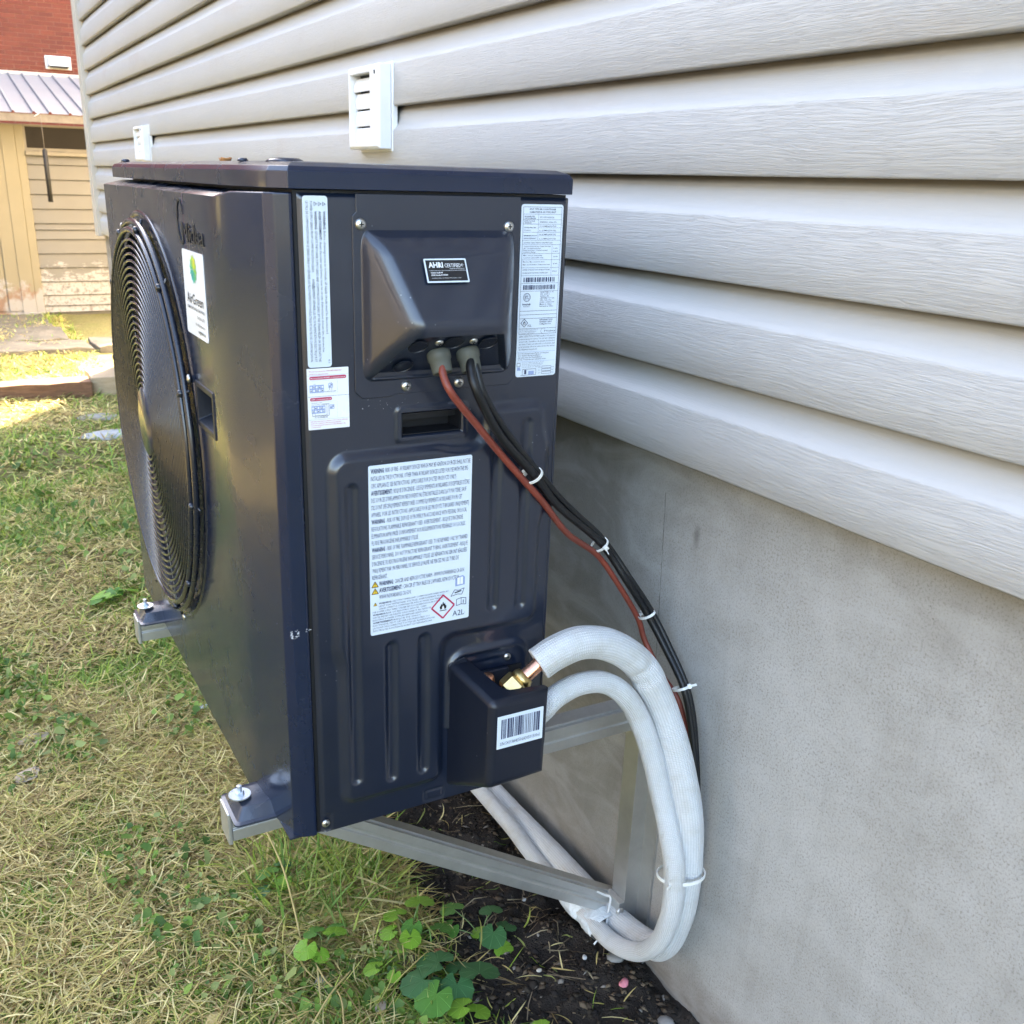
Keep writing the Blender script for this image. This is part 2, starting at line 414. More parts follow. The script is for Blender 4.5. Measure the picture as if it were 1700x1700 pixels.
gc=thatch*(1-D)+soil*D
ground=big_mesh('ground',gv,gq,M_ground,gc,smooth=True,kind='structure')

# ================================================================ GRASS (uncountable)
def blades(n,x0,x1,y0,y1,lmin,lmax,w0,seed,lie,dead=.55,dens=None,maxh=.05):
    r=np.random.RandomState(seed)
    x=r.uniform(x0,x1,n); y=r.uniform(y0,y1,n)
    # only what the camera, or one stepped a little aside, could see
    keep=(x<.02)&(x>-.95-.10*np.maximum(y,0)-.35)
    d=dirt_mask(x,y); keep&=(r.rand(n)>d*.985)
    patch=vnoise(x,y,3.2,10)*.6+vnoise(x,y,12,12)*.4
    keep&=(r.rand(n)<.30+patch*1.1)
    if dens is not None: keep&=(r.rand(n)<dens(x,y))
    x=x[keep];y=y[keep];n=len(x);patch=patch[keep];d=d[keep]
    z=gheight(x,y)
    th=r.uniform(0,2*np.pi,n); L=r.uniform(lmin,lmax,n)*r.uniform(.6,1.15,n); w=w0*r.uniform(.6,1.5,n)
    gp=vnoise(x,y,2.0,13)*.55+vnoise(x,y,7.5,14)*.45
    isdead=r.rand(n)<np.clip(dead+(.5-gp)*1.9,.06,.97)
    el0=np.where(isdead,r.uniform(-.02,.5,n),r.uniform(.15,1.25,n))*(1-lie)+lie*r.uniform(0,.35,n)
    bend=r.uniform(-.2,1.5,n)*np.where(isdead,.7,1.1); side=r.normal(0,.55,n)
    S_=4; P=np.zeros((n,S_+1,3)); P[:,0]=np.stack([x,y,z+np.where(isdead,r.uniform(.0,.018,n),-.003)],1)
    for k in range(S_):
        el=el0-bend*k/S_; t2=th+side*k/S_
        P[:,k+1]=P[:,k]+np.stack([np.cos(el)*np.cos(t2),np.cos(el)*np.sin(t2),np.sin(el)],1)*(L/S_)[:,None]
    gz=gheight(P[:,:,0],P[:,:,1]); P[:,:,2]=np.clip(P[:,:,2],gz+.001,gz+maxh)
    sd=np.stack([-np.sin(th),np.cos(th),np.zeros(n)],1)
    prof=np.array([.7,1,.9,.6])
    V=np.zeros((n,2*S_+1,3))
    for k in range(S_):
        V[:,2*k]=P[:,k]+sd*(w*prof[k])[:,None]*.5; V[:,2*k+1]=P[:,k]-sd*(w*prof[k])[:,None]*.5
    V[:,2*S_]=P[:,S_]
    T=[]
    for k in range(S_-1): a=2*k; T+=[(a,a+1,a+3),(a,a+3,a+2)]
    a=2*(S_-1); T.append((a,a+1,a+2))
    T=np.array(T); tri=(T[None]+(np.arange(n)*(2*S_+1))[:,None,None]).reshape(-1,3)
    deadc=np.array([[.56,.46,.25],[.42,.34,.17],[.70,.62,.40],[.28,.20,.11],[.50,.47,.19]])
    livec=np.array([[.22,.33,.06],[.13,.24,.045],[.36,.43,.11],[.17,.30,.09],[.33,.38,.15]])
    c=np.where(isdead[:,None],deadc[r.randint(0,5,n)],livec[r.randint(0,5,n)])*r.uniform(.7,1.2,(n,1))
    c=c*np.array([1.14,1.10,.82]); c=c*(1+.25*smoothstep(1.5,4,y))[:,None]; C=np.repeat(c[:,None],2*S_+1,1); C[:,:2]*=.8
    return V.reshape(-1,3),tri,C.reshape(-1,3)
def merge(ls):
    vs_=[];ts=[];cs=[];o=0
    for v,t,c in ls: vs_.append(v);ts.append(t+o);cs.append(c);o+=len(v)
    return np.concatenate(vs_),np.concatenate(ts),np.concatenate(cs)
parts=[blades(88000,-1.35,.0,-.1,1.35,.018,.062,.0023,21,.25,.22),
       blades(60000,-1.5,-.05,1.2,3.2,.025,.08,.0034,22,.30,.40),
       blades(50000,-2.2,.1,3.0,8.1,.03,.09,.0060,23,.2,.62),
       blades(5500,-.50,-.22,.25,.62,.05,.13,.0034,24,.05,.22,dens=lambda x,y:np.exp(-((x+.37)**2+(y-.43)**2)/.012)*1.3,maxh=.10),
       blades(24000,-1.1,-.2,-.05,1.2,.03,.11,.0019,25,.75,.72)]
gv_,gt_,gc_=merge(parts)
big_mesh('grass',gv_,gt_,M_grass,gc_,kind='stuff')
# small broad clover-like leaves mixed in the lawn
def clover(n,seed):
    r=np.random.RandomState(seed); x=r.uniform(-1.4,-.15,n); y=r.uniform(-.05,3.6,n)
    g=vnoise(x,y,4.2,15); keep=(g>.56)&(r.rand(n)<1-.8*smoothstep(1.3,2.4,y))&(dirt_mask(x,y)<.5)&(r.rand(n)<.8); x=x[keep];y=y[keep];n=len(x)
    s=r.uniform(.0030,.0090,n)*(1+.25*y)*(.7+.6*r.rand(n)); z=gheight(x,y)+r.uniform(.008,.032,n)
    th=r.uniform(0,6.28,n); ti=r.normal(0,.6,(n,2))
    K=7; V=np.zeros((n,K,3)); a=np.linspace(0,2*np.pi,K-1,endpoint=False)
    V[:,0]=np.stack([x,y,z-.0015],1)
    for k in range(K-1):
        rr=s*(1.0 if k%2==0 else .82)*(.75 if k in(1,4) else 1)
        ox=np.cos(a[k]+th)*rr; oy=np.sin(a[k]+th)*rr
        V[:,k+1]=np.stack([x+ox,y+oy,z+ox*ti[:,0]+oy*ti[:,1]],1)
    T=np.array([(0,k+1,(k+1)%(K-1)+1) for k in range(K-1)])
    tri=(T[None]+(np.arange(n)*K)[:,None,None]).reshape(-1,3)
    c=np.array([[.14,.25,.045],[.23,.35,.07],[.10,.19,.045],[.30,.36,.12]])[r.randint(0,4,n)]*r.uniform(.7,1.15,(n,1))
    return V.reshape(-1,3),tri,np.repeat(c[:,None],K,1).reshape(-1,3)
v,t_,c=clover(24000,31); big_mesh('clover_leaves',v,t_,M_grass,c,kind='stuff')
# crumbs, wood chips, dead stems on the bare soil
def litter(n,seed):
    r=np.random.RandomState(seed); x=r.uniform(-.5,.02,n); y=r.uniform(-.4,2.0,n)
    keep=(dirt_mask(x,y)>.35)&(r.rand(n)<.25+.9*vnoise(x,y,8,6)); x=x[keep];y=y[keep];n=len(x)
    L=r.uniform(.002,.011,n)*r.uniform(.5,1.2,n); Wd=L*r.uniform(.2,.8,n); H=L*r.uniform(.15,.5,n); z=gheight(x,y)+H*.3; th=r.uniform(0,6.28,n)
    base=np.array([(1,0,0),(0,1,0),(-1,0,0),(0,-1,0),(0,0,1),(0,0,-1)],float)
    V=np.zeros((n,6,3))
    j=r.uniform(.6,1.3,(n,6))
    for k in range(6):
        bx=base[k,0]*L*j[:,k]; by=base[k,1]*Wd*j[:,k]; bz=base[k,2]*H*j[:,k]
        V[:,k]=np.stack([x+bx*np.cos(th)-by*np.sin(th),y+bx*np.sin(th)+by*np.cos(th),z+bz],1)
    T=np.array([(0,1,4),(1,2,4),(2,3,4),(3,0,4),(1,0,5),(2,1,5),(3,2,5),(0,3,5)])
    tri=(T[None]+(np.arange(n)*6)[:,None,None]).reshape(-1,3)
    pal=np.array([[.035,.028,.023],[.05,.04,.03],[.09,.065,.045],[.16,.12,.08],[.24,.21,.18],[.028,.024,.022],[.02,.018,.017]])
    c=pal[r.choice(7,n,p=[.25,.22,.14,.08,.03,.14,.14])]
    return V.reshape(-1,3),tri,np.repeat(c[:,None],6,1).reshape(-1,3)
M_litter=attr_mat('soil_crumb',.9,0,None,.1).m
v,t_,c=litter(26000,41); big_mesh('soil_crumbs',v,t_,M_litter,c,kind='stuff')
v,t_,c=blades(9000,-.45,.02,-.4,1.4,.02,.09,.0013,45,.95,1.3)
def straw(n,seed):
    r=np.random.RandomState(seed)
    x=r.uniform(-.45,.01,n); y=r.uniform(-.45,1.6,n); k=(dirt_mask(x,y)>.3)&(r.rand(n)<vnoise(x,y,6,2)**2*1.3); return x[k],y[k],r
xs_,ys_,r_=straw(1500,46)
V=[];T=[];C=[]
for x,y in zip(xs_,ys_):
    L=r_.uniform(.015,.07); a=r_.uniform(0,6.28); b=a+r_.normal(0,.5); n0=len(V)
    p0=np.array([x,y]); p1=p0+L*.5*np.array([math.cos(a),math.sin(a)]); p2=p1+L*.5*np.array([math.cos(b),math.sin(b)])
    s=np.array([-math.sin(a),math.cos(a)])*.0008
    for p in (p0,p1,p2):
        for q in (p-s,p+s): V.append((min(q[0],.026),q[1],float(gheight(q[0],q[1]))+.003+(.004 if p is p1 else 0)))
    T+=[(n0,n0+1,n0+3),(n0,n0+3,n0+2),(n0+2,n0+3,n0+5),(n0+2,n0+5,n0+4)]
    cc=np.array([[.30,.24,.15],[.20,.15,.10],[.12,.09,.06]])[r_.randint(0,3)]*r_.uniform(.7,1.1); C+=[cc]*6
big_mesh('dead_grass_on_soil',np.array(V),np.array(T),M_litter,np.array(C),kind='stuff')

# ================================================================ OUR HOUSE
house=thing('house','vinyl sided house with bare concrete foundation that carries the heat pump','house',(0.03,2.0,GZ))
YC=5.16; ZB=.3848; EX=.1163; NB=24
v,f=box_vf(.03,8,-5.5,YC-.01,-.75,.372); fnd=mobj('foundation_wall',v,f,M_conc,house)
box('wall_sheathing',.0285,8,-5.5,YC-.02,.374,ZB+EX*NB+1.6,M_trim,house)
def board(k,y0,y1,proud=0):
    z=ZB+EX*k; ny_=max(2,int((y1-y0)/.06)); 
    prof=[(.0035,.0260,.0),(.0,.0250,.0),(-.0005,.0012,.01),(.0015,-.0002,.02),(.036,.0006,.33),(.0705,.0010,.60),(.0735,.0024,.63),(.0790,.0080,.67),(.0860,.0130,.72),(.094,.0160,.80),(.103,.0180,.86),(.110,.0235,.92),(.1165,.0270,.97),(.1225,.0275,1.0)]
    V=[];UV=[]
    yy=np.linspace(y0,y1,ny_)
    amp=smoothstep(1.0,3.2,yy)*.0055+.0009
    wv=(vnoise(yy,yy*0+k*3.1,1.5,k%16)-.5)*2*amp
    wv=wv*np.clip((YC-.1-yy)/.3,0,1)
    for i,y in enumerate(yy):
        for dz,dx,u in prof:
            V.append((dx-proud+min(0,wv[i])*(1-u*.7)-abs(wv[i])*.1,y,z+dz)); UV.append((y,u))
    m=len(prof); F=[(i*m+j,(i+1)*m+j,(i+1)*m+j+1,i*m+j+1) for i in range(ny_-1) for j in range(m-1)]
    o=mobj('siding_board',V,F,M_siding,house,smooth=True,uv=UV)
    return o
seams={4:.151,5:.151,3:1.08,2:1.08,0:-1.9,1:-1.9,7:2.3,6:2.3,9:.8,8:.8}
for k in range(NB):
    s=seams.get(k)
    if s is None: board(k,-5.5,YC-.085)
    else: board(k,-5.5,s+.02,.0016); board(k,s-.03,YC-.085)
# corner post of the siding: flange on this wall and the face round the corner
a=Acc(); a.box(-.014,.02,YC-.085,YC-.062,.37,ZB+EX*NB); a.box(-.010,.02,YC-.0615,YC+.004,.37,ZB+EX*NB); a.box(-.016,.10,YC+.0045,YC+.018,.37,ZB+EX*NB)
mobj('corner_trim',a.v,a.f,M_trim,house,bevel=.002)
M_roofdk=plain('dark_roof_shingle',(.06,.055,.05),.9)
a=Acc(); a.add([(-.35,-5.8,ZB+EX*NB+1.5),(8.35,-5.8,ZB+EX*NB+1.5),(4,-5.8,6.6),(-.35,YC+.3,ZB+EX*NB+1.5),(8.35,YC+.3,ZB+EX*NB+1.5),(4,YC+.3,6.6)],[(0,1,2),(3,5,4),(0,3,4,1),(1,4,5,2),(2,5,3,0)])
mobj('roof',a.v,a.f,M_roofdk,house)

# ---- wall vents
def wall_vent(name,label,y0,y1,z0,z1,x,nlou,grp):
    """louvred exhaust hood: y0 = near edge"""
    t=thing(name,label,'vent',(x,(y0+y1)/2,z0),grp)
    w=y1-y0; h=z1-z0; d=.028; fr=w*.17
    xo=x-d
    a=Acc()
    # flange plate against the wall, then the deep frame
    a.box(x,x+.012,y0-.004,y1+.004,z0-.004,z1+.004)
    mobj('flange',a.v,a.f,M_white,t,bevel=.0015)
    def fr_(y0_,y1_,z0_,z1_,ins):
        return
    V=[];F=[]
    outer=[(y0,z0),(y1,z0),(y1,z1),(y0,z1)]
    inn=[(y0+fr*1.5,z0+h*.075),(y1-fr*.55,z0+h*.075),(y1-fr*.55,z1-h*.085),(y0+fr*1.5,z1-h*.085)]
    fo=[(y0+.006,z0+.005),(y1-.010,z0+.005),(y1-.010,z1-.008),(y0+.006,z1-.008)]
    rings=[[(x-.001,*p) for p in outer],[(xo+.005,*p) for p in outer],[(xo,*p) for p in fo],[(xo,*p) for p in inn],[(x-.004,*p) for p in inn]]
    for r in rings: V+=r
    for i in range(4):
        for k in range(4): F.append((i*4+k,i*4+(k+1)%4,(i+1)*4+(k+1)%4,(i+1)*4+k))
    mobj('frame',V,F,M_white,t,bevel=.002)
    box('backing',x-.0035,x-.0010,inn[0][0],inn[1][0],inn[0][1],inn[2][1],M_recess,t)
    H=inn[2][1]-inn[0][1]; lh=H/nlou
    for k in range(nlou):
        zt=inn[2][1]-k*lh-(.007 if k==0 else .0028); zb=inn[2][1]-(k+1)*lh+.0004
        op=.008 if k==0 else .002
        V=[];F=[]
        for j in range(6):
            s=j/5; z=zt+(zb-zt)*s; xx=x-.0125-.0030*math.sin(s*math.pi)-op*s*.8
            for th_ in (0,.0022):
                V.append((xx+th_,inn[0][0]+.001,z)); V.append((xx+th_,inn[1][0]-.001,z))
        for j in range(5):
            b=j*4; F+=[(b,b+1,b+5,b+4),(b+2,b+6,b+7,b+3),(b,b+4,b+6,b+2),(b+1,b+3,b+7,b+5)]
        F+=[(0,2,3,1),(20,21,23,22)]
        shade_auto(mobj('louvre',V,F,M_white,t,smooth=True),50)
    # little broken clip at the lower near corner and a screw hole at the top
    tube('screw_slot',[(xo-.0005,y0+.014,z1-.012),(xo-.0005,y0+.013,z1-.018)],.0016,M_recess,t,n=6)
    return t
M_gap=M_recess
wall_vent('wall_vent','white louvred vent hood on the siding right above the heat pump, the larger in view',.972,1.135,.772,.922,-.003,4,None)
wall_vent('wall_vent','white vent hood far along the siding, half hidden behind the top of the heat pump',3.43,3.62,.755,.885,-.003,4,None)
# the cut in the siding beside the near vent
# ================================================================ NEIGHBOUR'S SHED
SY=8.2
M_shed=NT('peeling_cream_paint'); t=M_shed; v=t.coord()
sep=t.new('ShaderNodeSeparateXYZ'); t.l.new(v,sep.inputs[0])
cream=t.mix(t.noise(v,4,4),(.132,.127,.112),(.163,.157,.140))
peel=t.math('ADD',t.math('MULTIPLY',t.noise(t.coord('Object',(1,1,3)),7,7,.7),.55),t.math('ADD',.26,t.math('MULTIPLY',sep.outputs[2],-.55)))
pm=t.ramp(peel,[(.34,0.0),(.37,1.0)])
wht=t.mix(t.ramp(t.noise(v,30,5,.7),[(.5,0.0),(.62,1.0)]),(.30,.295,.28),(.15,.135,.12))
t.set(Base_Color=t.mix(pm,cream,wht),Roughness=.6); t.bump(pm,.4,.003); M_shed=t.m
M_shedtrim=plain('cream_painted_wood',(.185,.168,.132),.55,0,.10,12)
def door_mat():
    t=NT('weathered_cream_door'); v=t.coord(); sep=t.new('ShaderNodeSeparateXYZ'); t.l.new(v,sep.inputs[0])
    c=t.mix(t.noise(v,5,4),(.20,.176,.115),(.235,.207,.14))
    peel=t.math('ADD',t.math('MULTIPLY',t.noise(v,9,8,.75),.6),t.math('ADD',.24,t.math('MULTIPLY',sep.outputs[2],-.75)))
    pm=t.ramp(peel,[(.36,0.0),(.40,1.0)]); w=t.mix(t.ramp(t.noise(v,6,4,.6),[(.50,0.0),(.60,1.0)]),(.30,.29,.275),(.22,.14,.095))
    t.set(Base_Color=t.mix(pm,c,w),Roughness=.6); t.bump(pm,.4,.003); return t.m
M_door=door_mat()
M_glass=plain('dark_window_glass',(.012,.010,.008),.12,0,.2,3,spec=.08)
M_tin=NT('galvanised_roof_sheet'); t=M_tin; v=t.coord()
rust=t.ramp(t.noise(v,9,6,.75),[(.60,0.0),(.72,.75)])
t.set(Base_Color=t.mix(rust,t.mix(t.noise(v,3,3),(.125,.135,.155),(.165,.175,.20)),(.22,.17,.14)),Roughness=.5,Metallic=.35); M_tin=t.m
shed=thing('shed','cream shed with peeling white paint, a door and a tin roof beyond the lawn','shed',(0.0,SY,GZ))
box('wall',-3.9,1.38,SY+.02,SY+1.55,-.6,1.03,M_shedtrim,shed)
zz=-.425; hts=[.055,.085,.11,.112,.112,.112,.075,.05,.112,.112,.112,.112,.10]
for h in hts:
    if zz+h>.80: h=.80-zz
    if h<.02: break
    V,F=[],[]
    for x0,x1 in ((-.088,1.38),):
        V=[(x0,SY+.004,zz+h-.002),(x1,SY+.004,zz+h-.002),(x1,SY-.014,zz+.004),(x0,SY-.014,zz+.004),(x1,SY+.02,zz+.001),(x0,SY+.02,zz+.001),(x1,SY+.02,zz+h-.001),(x0,SY+.02,zz+h-.001)]
        F=[(0,1,2,3),(3,2,4,5),(0,7,6,1),(5,4,6,7),(0,3,5,7),(1,6,4,2)]
    mobj('siding_board',V,F,M_shed,shed); zz+=h
zz2=-.425
while zz2<1.0:
    V=[(-3.9,SY+.004,zz2+.110),(-.74,SY+.004,zz2+.110),(-.74,SY-.014,zz2+.004),(-3.9,SY-.014,zz2+.004),(-.74,SY+.02,zz2+.001),(-3.9,SY+.02,zz2+.001),(-.74,SY+.02,zz2+.111),(-3.9,SY+.02,zz2+.111)]
    mobj('siding_board',V,[(0,1,2,3),(3,2,4,5),(0,7,6,1),(5,4,6,7),(0,3,5,7),(1,6,4,2)],M_shed,shed); zz2+=.112
# door left of the boards: frame, leaf of vertical planks
dr=box('door',-.70,-.255,SY-.018,SY+.005,-.42,1.00,M_door,shed)
for i in range(4):
    x=-.69+i*.112; o=box('door_plank',x,x+.100,SY-.030,SY-.0185,-.40,.99,M_door,dr,bevel=.003)
box('door_post',-.2545,-.150,SY-.035,SY+.005,-.43,1.03,M_door,shed,bevel=.004)
box('door_post',-.1495,-.0885,SY-.026,SY+.005,-.43,1.03,M_door,shed,bevel=.004)
box('door_post',-.74,-.7005,SY-.035,SY+.005,-.43,1.03,M_door,shed,bevel=.004)
box('door_sill',-.74,-.10,SY-.055,SY-.0355,-.455,-.415,M_door,shed,bevel=.004)
# long window under the eave
w=box('window',-.10,1.2,SY-.006,SY+.018,.86,1.03,M_glass,shed)
a=Acc(); a.box(-.088,1.3,SY-.022,SY-.0065,.835,.858); a.box(-.088,1.3,SY-.018,SY-.0065,1.015,1.03); a.box(-.088,-.070,SY-.020,SY-.0065,.8585,1.0145); a.box(.52,.545,SY-.020,SY-.0065,.8585,1.0145)
mobj('window_frame',a.v,a.f,M_shedtrim,w)
box('window_sill',-.088,1.3,SY-.045,SY+.001,.803,.834,M_shedtrim,shed,bevel=.004)
# roof: single sheets with rolled edges
ye,ze,yt,zt_=7.86,1.10,9.8,1.50
pitch=.115; sl=(zt_-ze)/(yt-ye)
M_fascia=plain('grey_weathered_wood',(.16,.145,.13),.8,0,.2,20)
box('fascia',-4.0,1.46,ye+.01,ye+.035,ze-.062,ze-.006,M_fascia,shed)
box('soffit',-4.0,1.46,ye+.036,SY-.001,ze-.050,ze-.030,M_fascia,shed)
i=0; x=-.95
while x<1.1:
    V=[];F=[]
    wd=pitch if i%2 else pitch*1.25
    pr=[(0,.0),(.008,.014),(.020,.014),(.028,.0),(wd,.0)]
    for y,z in ((ye,ze),(yt,zt_)):
        for px,pz in pr: V.append((x+px,y,z+pz+.001*(i%3)))
    for y,z in ((ye,ze),(yt,zt_)):
        for px,pz in pr: V.append((x+px,y,z+pz-.003+.001*(i%3)))
    for j in range(4): F+=[(j,j+1,j+6,j+5),(10+j,15+j,16+j,11+j),(j,10+j,11+j,j+1),(5+j,6+j,16+j,15+j)]
    F+=[(0,5,15,10),(4,14,19,9)]
    mobj('roof_sheet',V,F,M_tin,shed); x+=wd; i+=1
for xa,xb in ((-4,-.952),(1.12,1.46)):
    V=[(xa,ye,ze-.002),(xb,ye,ze-.002),(xb,yt,zt_-.002),(xa,yt,zt_-.002)]
    mobj('roof_edge',V+[(a_,b_,c_-.01) for a_,b_,c_ in V],[(0,1,2,3),(4,7,6,5),(0,4,5,1),(1,5,6,2),(2,6,7,3),(3,7,4,0)],M_tin,shed)
box('roof_flashing',-4,1.46,yt,yt+.04,zt_-.05,zt_+.030,plain('white_painted_flashing',(.42,.43,.44),.5),shed)
# black tube hanging from the eave
tb=thing('hanging_tube','black tube hanging on a thin cord from the eave of the shed','tube',(.0215,7.80,.47))
lathe('tube',[(.0,.0),(.0175,.0),(.0175,.375),(.006,.385),(.0,.385)],(.0215,7.80,.465),(0,0,1),M_rubber,tb,n=12)
tube('cord',[(.0215,7.80,.845),(.022,7.80,1.05),(.018,7.83,1.10)],.0022,M_fascia,tb,n=6)
tube('hook',[(.018,7.83,1.10),(-.02,7.84,1.075)],.003,M_white,tb,n=6)

# ================================================================ BRICK HOUSE BEYOND
BY=16.5
M_mort=plain('pinkish_mortar',(.40,.21,.16),.9,0,.12,60)
def brickm():
    t=NT('red_brick'); oi=t.new('ShaderNodeObjectInfo'); v=t.coord()
    r=t.ramp(oi.outputs['Random'],[(0,(.175,.042,.025)),(.4,(.215,.050,.028)),(.75,(.255,.062,.034)),(1,(.19,.045,.028))])
    t.set(Base_Color=t.mix(t.math('MULTIPLY',t.noise(v,60,4,.7),.6),r,(.15,.04,.03)),Roughness=.85); return t.m
M_brick=brickm()
M_brickwall=NT('coursed_red_brick'); t=M_brickwall
bt=t.new('ShaderNodeTexBrick'); bt.inputs['Scale'].default_value=1; bt.inputs['Brick Width'].default_value=.205; bt.inputs['Row Height'].default_value=.0605; bt.inputs['Mortar Size'].default_value=.005
mp=t.new('ShaderNodeMapping'); mp.inputs['Rotation'].default_value=(math.pi/2,0,0); tc=t.new('ShaderNodeTexCoord'); t.l.new(tc.outputs['Object'],mp.inputs[0]); t.l.new(mp.outputs[0],bt.inputs['Vector'])
bt.inputs['Color1'].default_value=(.14,.027,.016,1); bt.inputs['Color2'].default_value=(.18,.037,.021,1); bt.inputs['Mortar'].default_value=(.235,.11,.08,1)
t.l.new(bt.outputs[0],t.b.inputs['Base Color']); t.set(Roughness=.88); M_brickwall=t.m
bh=thing('brick_house','red brick house rising behind the tin roof of the shed','house',(1.0,BY,GZ))
X0,X1=-.25,2.16; Z0=1.82; rows=20
box('wall',X0,X1,BY,BY+7.5,Z0,Z0+rows*.0605,M_mort,bh)
a=Acc(); a.box(-9,X0,BY-.008,BY+7.5,-.6,8.0); a.box(X1,6.95,BY-.008,BY+7.5,-.6,8.0); a.box(X0,X1,BY-.008,BY+7.5,-.6,Z0); a.box(X0,X1,BY-.008,BY+7.5,Z0+rows*.0605,8.0)
mobj('outer_wall',a.v,a.f,M_brickwall,bh)
V,F=box_vf(0,.196,-.012,.002,0,.0515); me=bpy.data.meshes.new('brick'); me.from_pydata(V,[],F); me.materials.append(M_brick)
V,F=box_vf(0,.093,-.012,.002,0,.0515); meh=bpy.data.meshes.new('brick'); meh.from_pydata(V,[],F); meh.materials.append(M_brick)
rb=random.Random(5); bo=worg(bh); 
for r in range(rows):
    x=X0+.004
    first=True
    while x<X1-.02:
        half = (first and r%2) or (X1-x<.19)
        o=bpy.data.objects.new('brick', meh if half else me); COL.objects.link(o); o.parent=bh
        o.location=(x-bo.x+rb.uniform(-.002,.002), BY-bo.y+rb.uniform(-.002,.004), Z0+r*.0605+.004-bo.z); o['wo']=(0,0,0)
        x+=.1025 if half else .205; first=False
hv=thing('exhaust_hood','white exhaust hood low on the red brick wall, over the tin roof','vent',(1.18,BY-.02,2.12))
V=[(1.02,BY-.013,2.12),(1.34,BY-.013,2.12),(1.34,BY-.013,2.25),(1.02,BY-.013,2.25),(1.04,BY-.14,2.13),(1.32,BY-.14,2.13),(1.32,BY-.11,2.235),(1.04,BY-.11,2.235)]
mobj('hood',V,[(0,3,2,1),(4,5,6,7),(3,7,6,2),(0,4,7,3),(1,2,6,5)],M_white,hv,bevel=.006)
box('opening',1.06,1.30,BY-.125,BY-.02,2.105,2.128,M_recess,hv)
box('mounting_plate',1.00,1.36,BY-.022,BY-.0135,2.09,2.27,M_white,hv)

# ================================================================ THINGS ON THE LAWN
M_slab=plain('mossy_stone_slab',(.17,.15,.115),.9,0,.35,7,bump=.5,bscale=30,bd=.01)
def rough_block(name,x0,x1,y0,y1,z0,z1,mat,parent=None,j=.012,seed=0,nx_=6,bev=.006):
    r=random.Random(seed); V=[];F=[]
    top=[];bot=[]
    pts=[(x0+(x1-x0)*i/nx_,y0) for i in range(nx_)]+[(x1,y0+(y1-y0)*i/2) for i in range(2)]+[(x1-(x1-x0)*i/nx_,y1) for i in range(nx_)]+[(x0,y1-(y1-y0)*i/2) for i in range(2)]
    n=len(pts)
    for x,y in pts: V.append((x+r.uniform(-j,j),y+r.uniform(-j,j),z1+r.uniform(-j,j)*.4))
    for i in range(n): V.append((V[i][0],V[i][1],z0))
    F=[tuple(range(n)),tuple(range(n,2*n))[::-1]]+[(i,(i+1)%n,n+(i+1)%n,n+i) for i in range(n)]
    return mobj(name,V,F,mat,parent,bevel=bev)
pth=thing('stone_path','row of worn stone slabs set in the lawn in front of the shed','path',(-.4,7.0,GZ))
sl_=[(-1.7,-.62,6.20,6.62),(-.59,.02,6.22,6.62),(.05,.62,6.20,6.60),(-1.7,-.55,6.68,7.25),(-.52,-.08,6.66,7.28),(-1.7,-.60,7.32,8.10),(-.57,-.12,7.33,8.08)]
for i,(a_,b_,c_,d_) in enumerate(sl_):
    rough_block('slab',a_,b_,c_,d_,GZ-.05,GZ+.022+.004*(i%3),M_slab,pth,.018,i)
def woodm(name,c1,c2):
    t=NT(name); v=t.coord('Object',(1.5,14,14)); n=t.noise(v,6,5,.7,.6)
    t.set(Base_Color=t.ramp(n,[(.25,c1),(.75,c2)]),Roughness=.8); t.bump(n,.5,.004); return t.m
M_tim1=woodm('weathered_brown_timber',(.10,.045,.025),(.30,.16,.09)); M_tim2=woodm('pale_sawn_timber',(.42,.30,.18),(.58,.45,.30))
tm=thing('landscape_timber','long brown landscape timber lying in the sunlit grass','timber',(-.7,4.8,GZ))
rough_block('beam',-1.75,-.175,4.745,4.90,GZ-.03,-.362,M_tim1,tm,.010,3,14)
tm=thing('landscape_timber','pale flat timber end poking out beside the heat pump, behind the brown timber','timber',(0,5.0,GZ))
rough_block('beam',-.165,.55,4.80,5.07,GZ-.03,-.352,M_tim2,tm,.010,8,8)

nb=thing('sky_blocking_house','unseen grey blue house added across the lawn to the left, to hold back low sky','house',(-8.0,4,GZ))  # out of view; added to block low sky and darken the wall
M_nbw=plain('sky_blocking_house_siding',(.115,.125,.15),.85,0,.12,3)
box('wall',-16,-8.0,-5,13,-.6,5.0,M_nbw,nb)  # wall, roof and windows here are parts of the added house
a=Acc(); a.add([(-7.5,-5.4,4.9),(-16.5,-5.4,4.9),(-12,-5.4,7.6),(-7.5,13.4,4.9),(-16.5,13.4,4.9),(-12,13.4,7.6)],[(0,1,2),(3,5,4),(0,3,4,1),(1,4,5,2),(2,5,3,0)])
mobj('roof',a.v,a.f,M_roofdk,nb)
for y_ in (-2.5,1.5,6.0,10.0):
    w=box('window',-8.0,-7.96,y_-.6,y_+.6,.9,2.2,M_glass,nb)
    a=Acc(); a.box(-7.99,-7.93,y_-.68,y_-.6,.82,2.28); a.box(-7.99,-7.93,y_+.6,y_+.68,.82,2.28); a.box(-7.99,-7.93,y_-.6,y_+.6,2.2,2.28); a.box(-7.99,-7.93,y_-.6,y_+.6,.82,.9)
    mobj('window_frame',a.v,a.f,M_white,w)

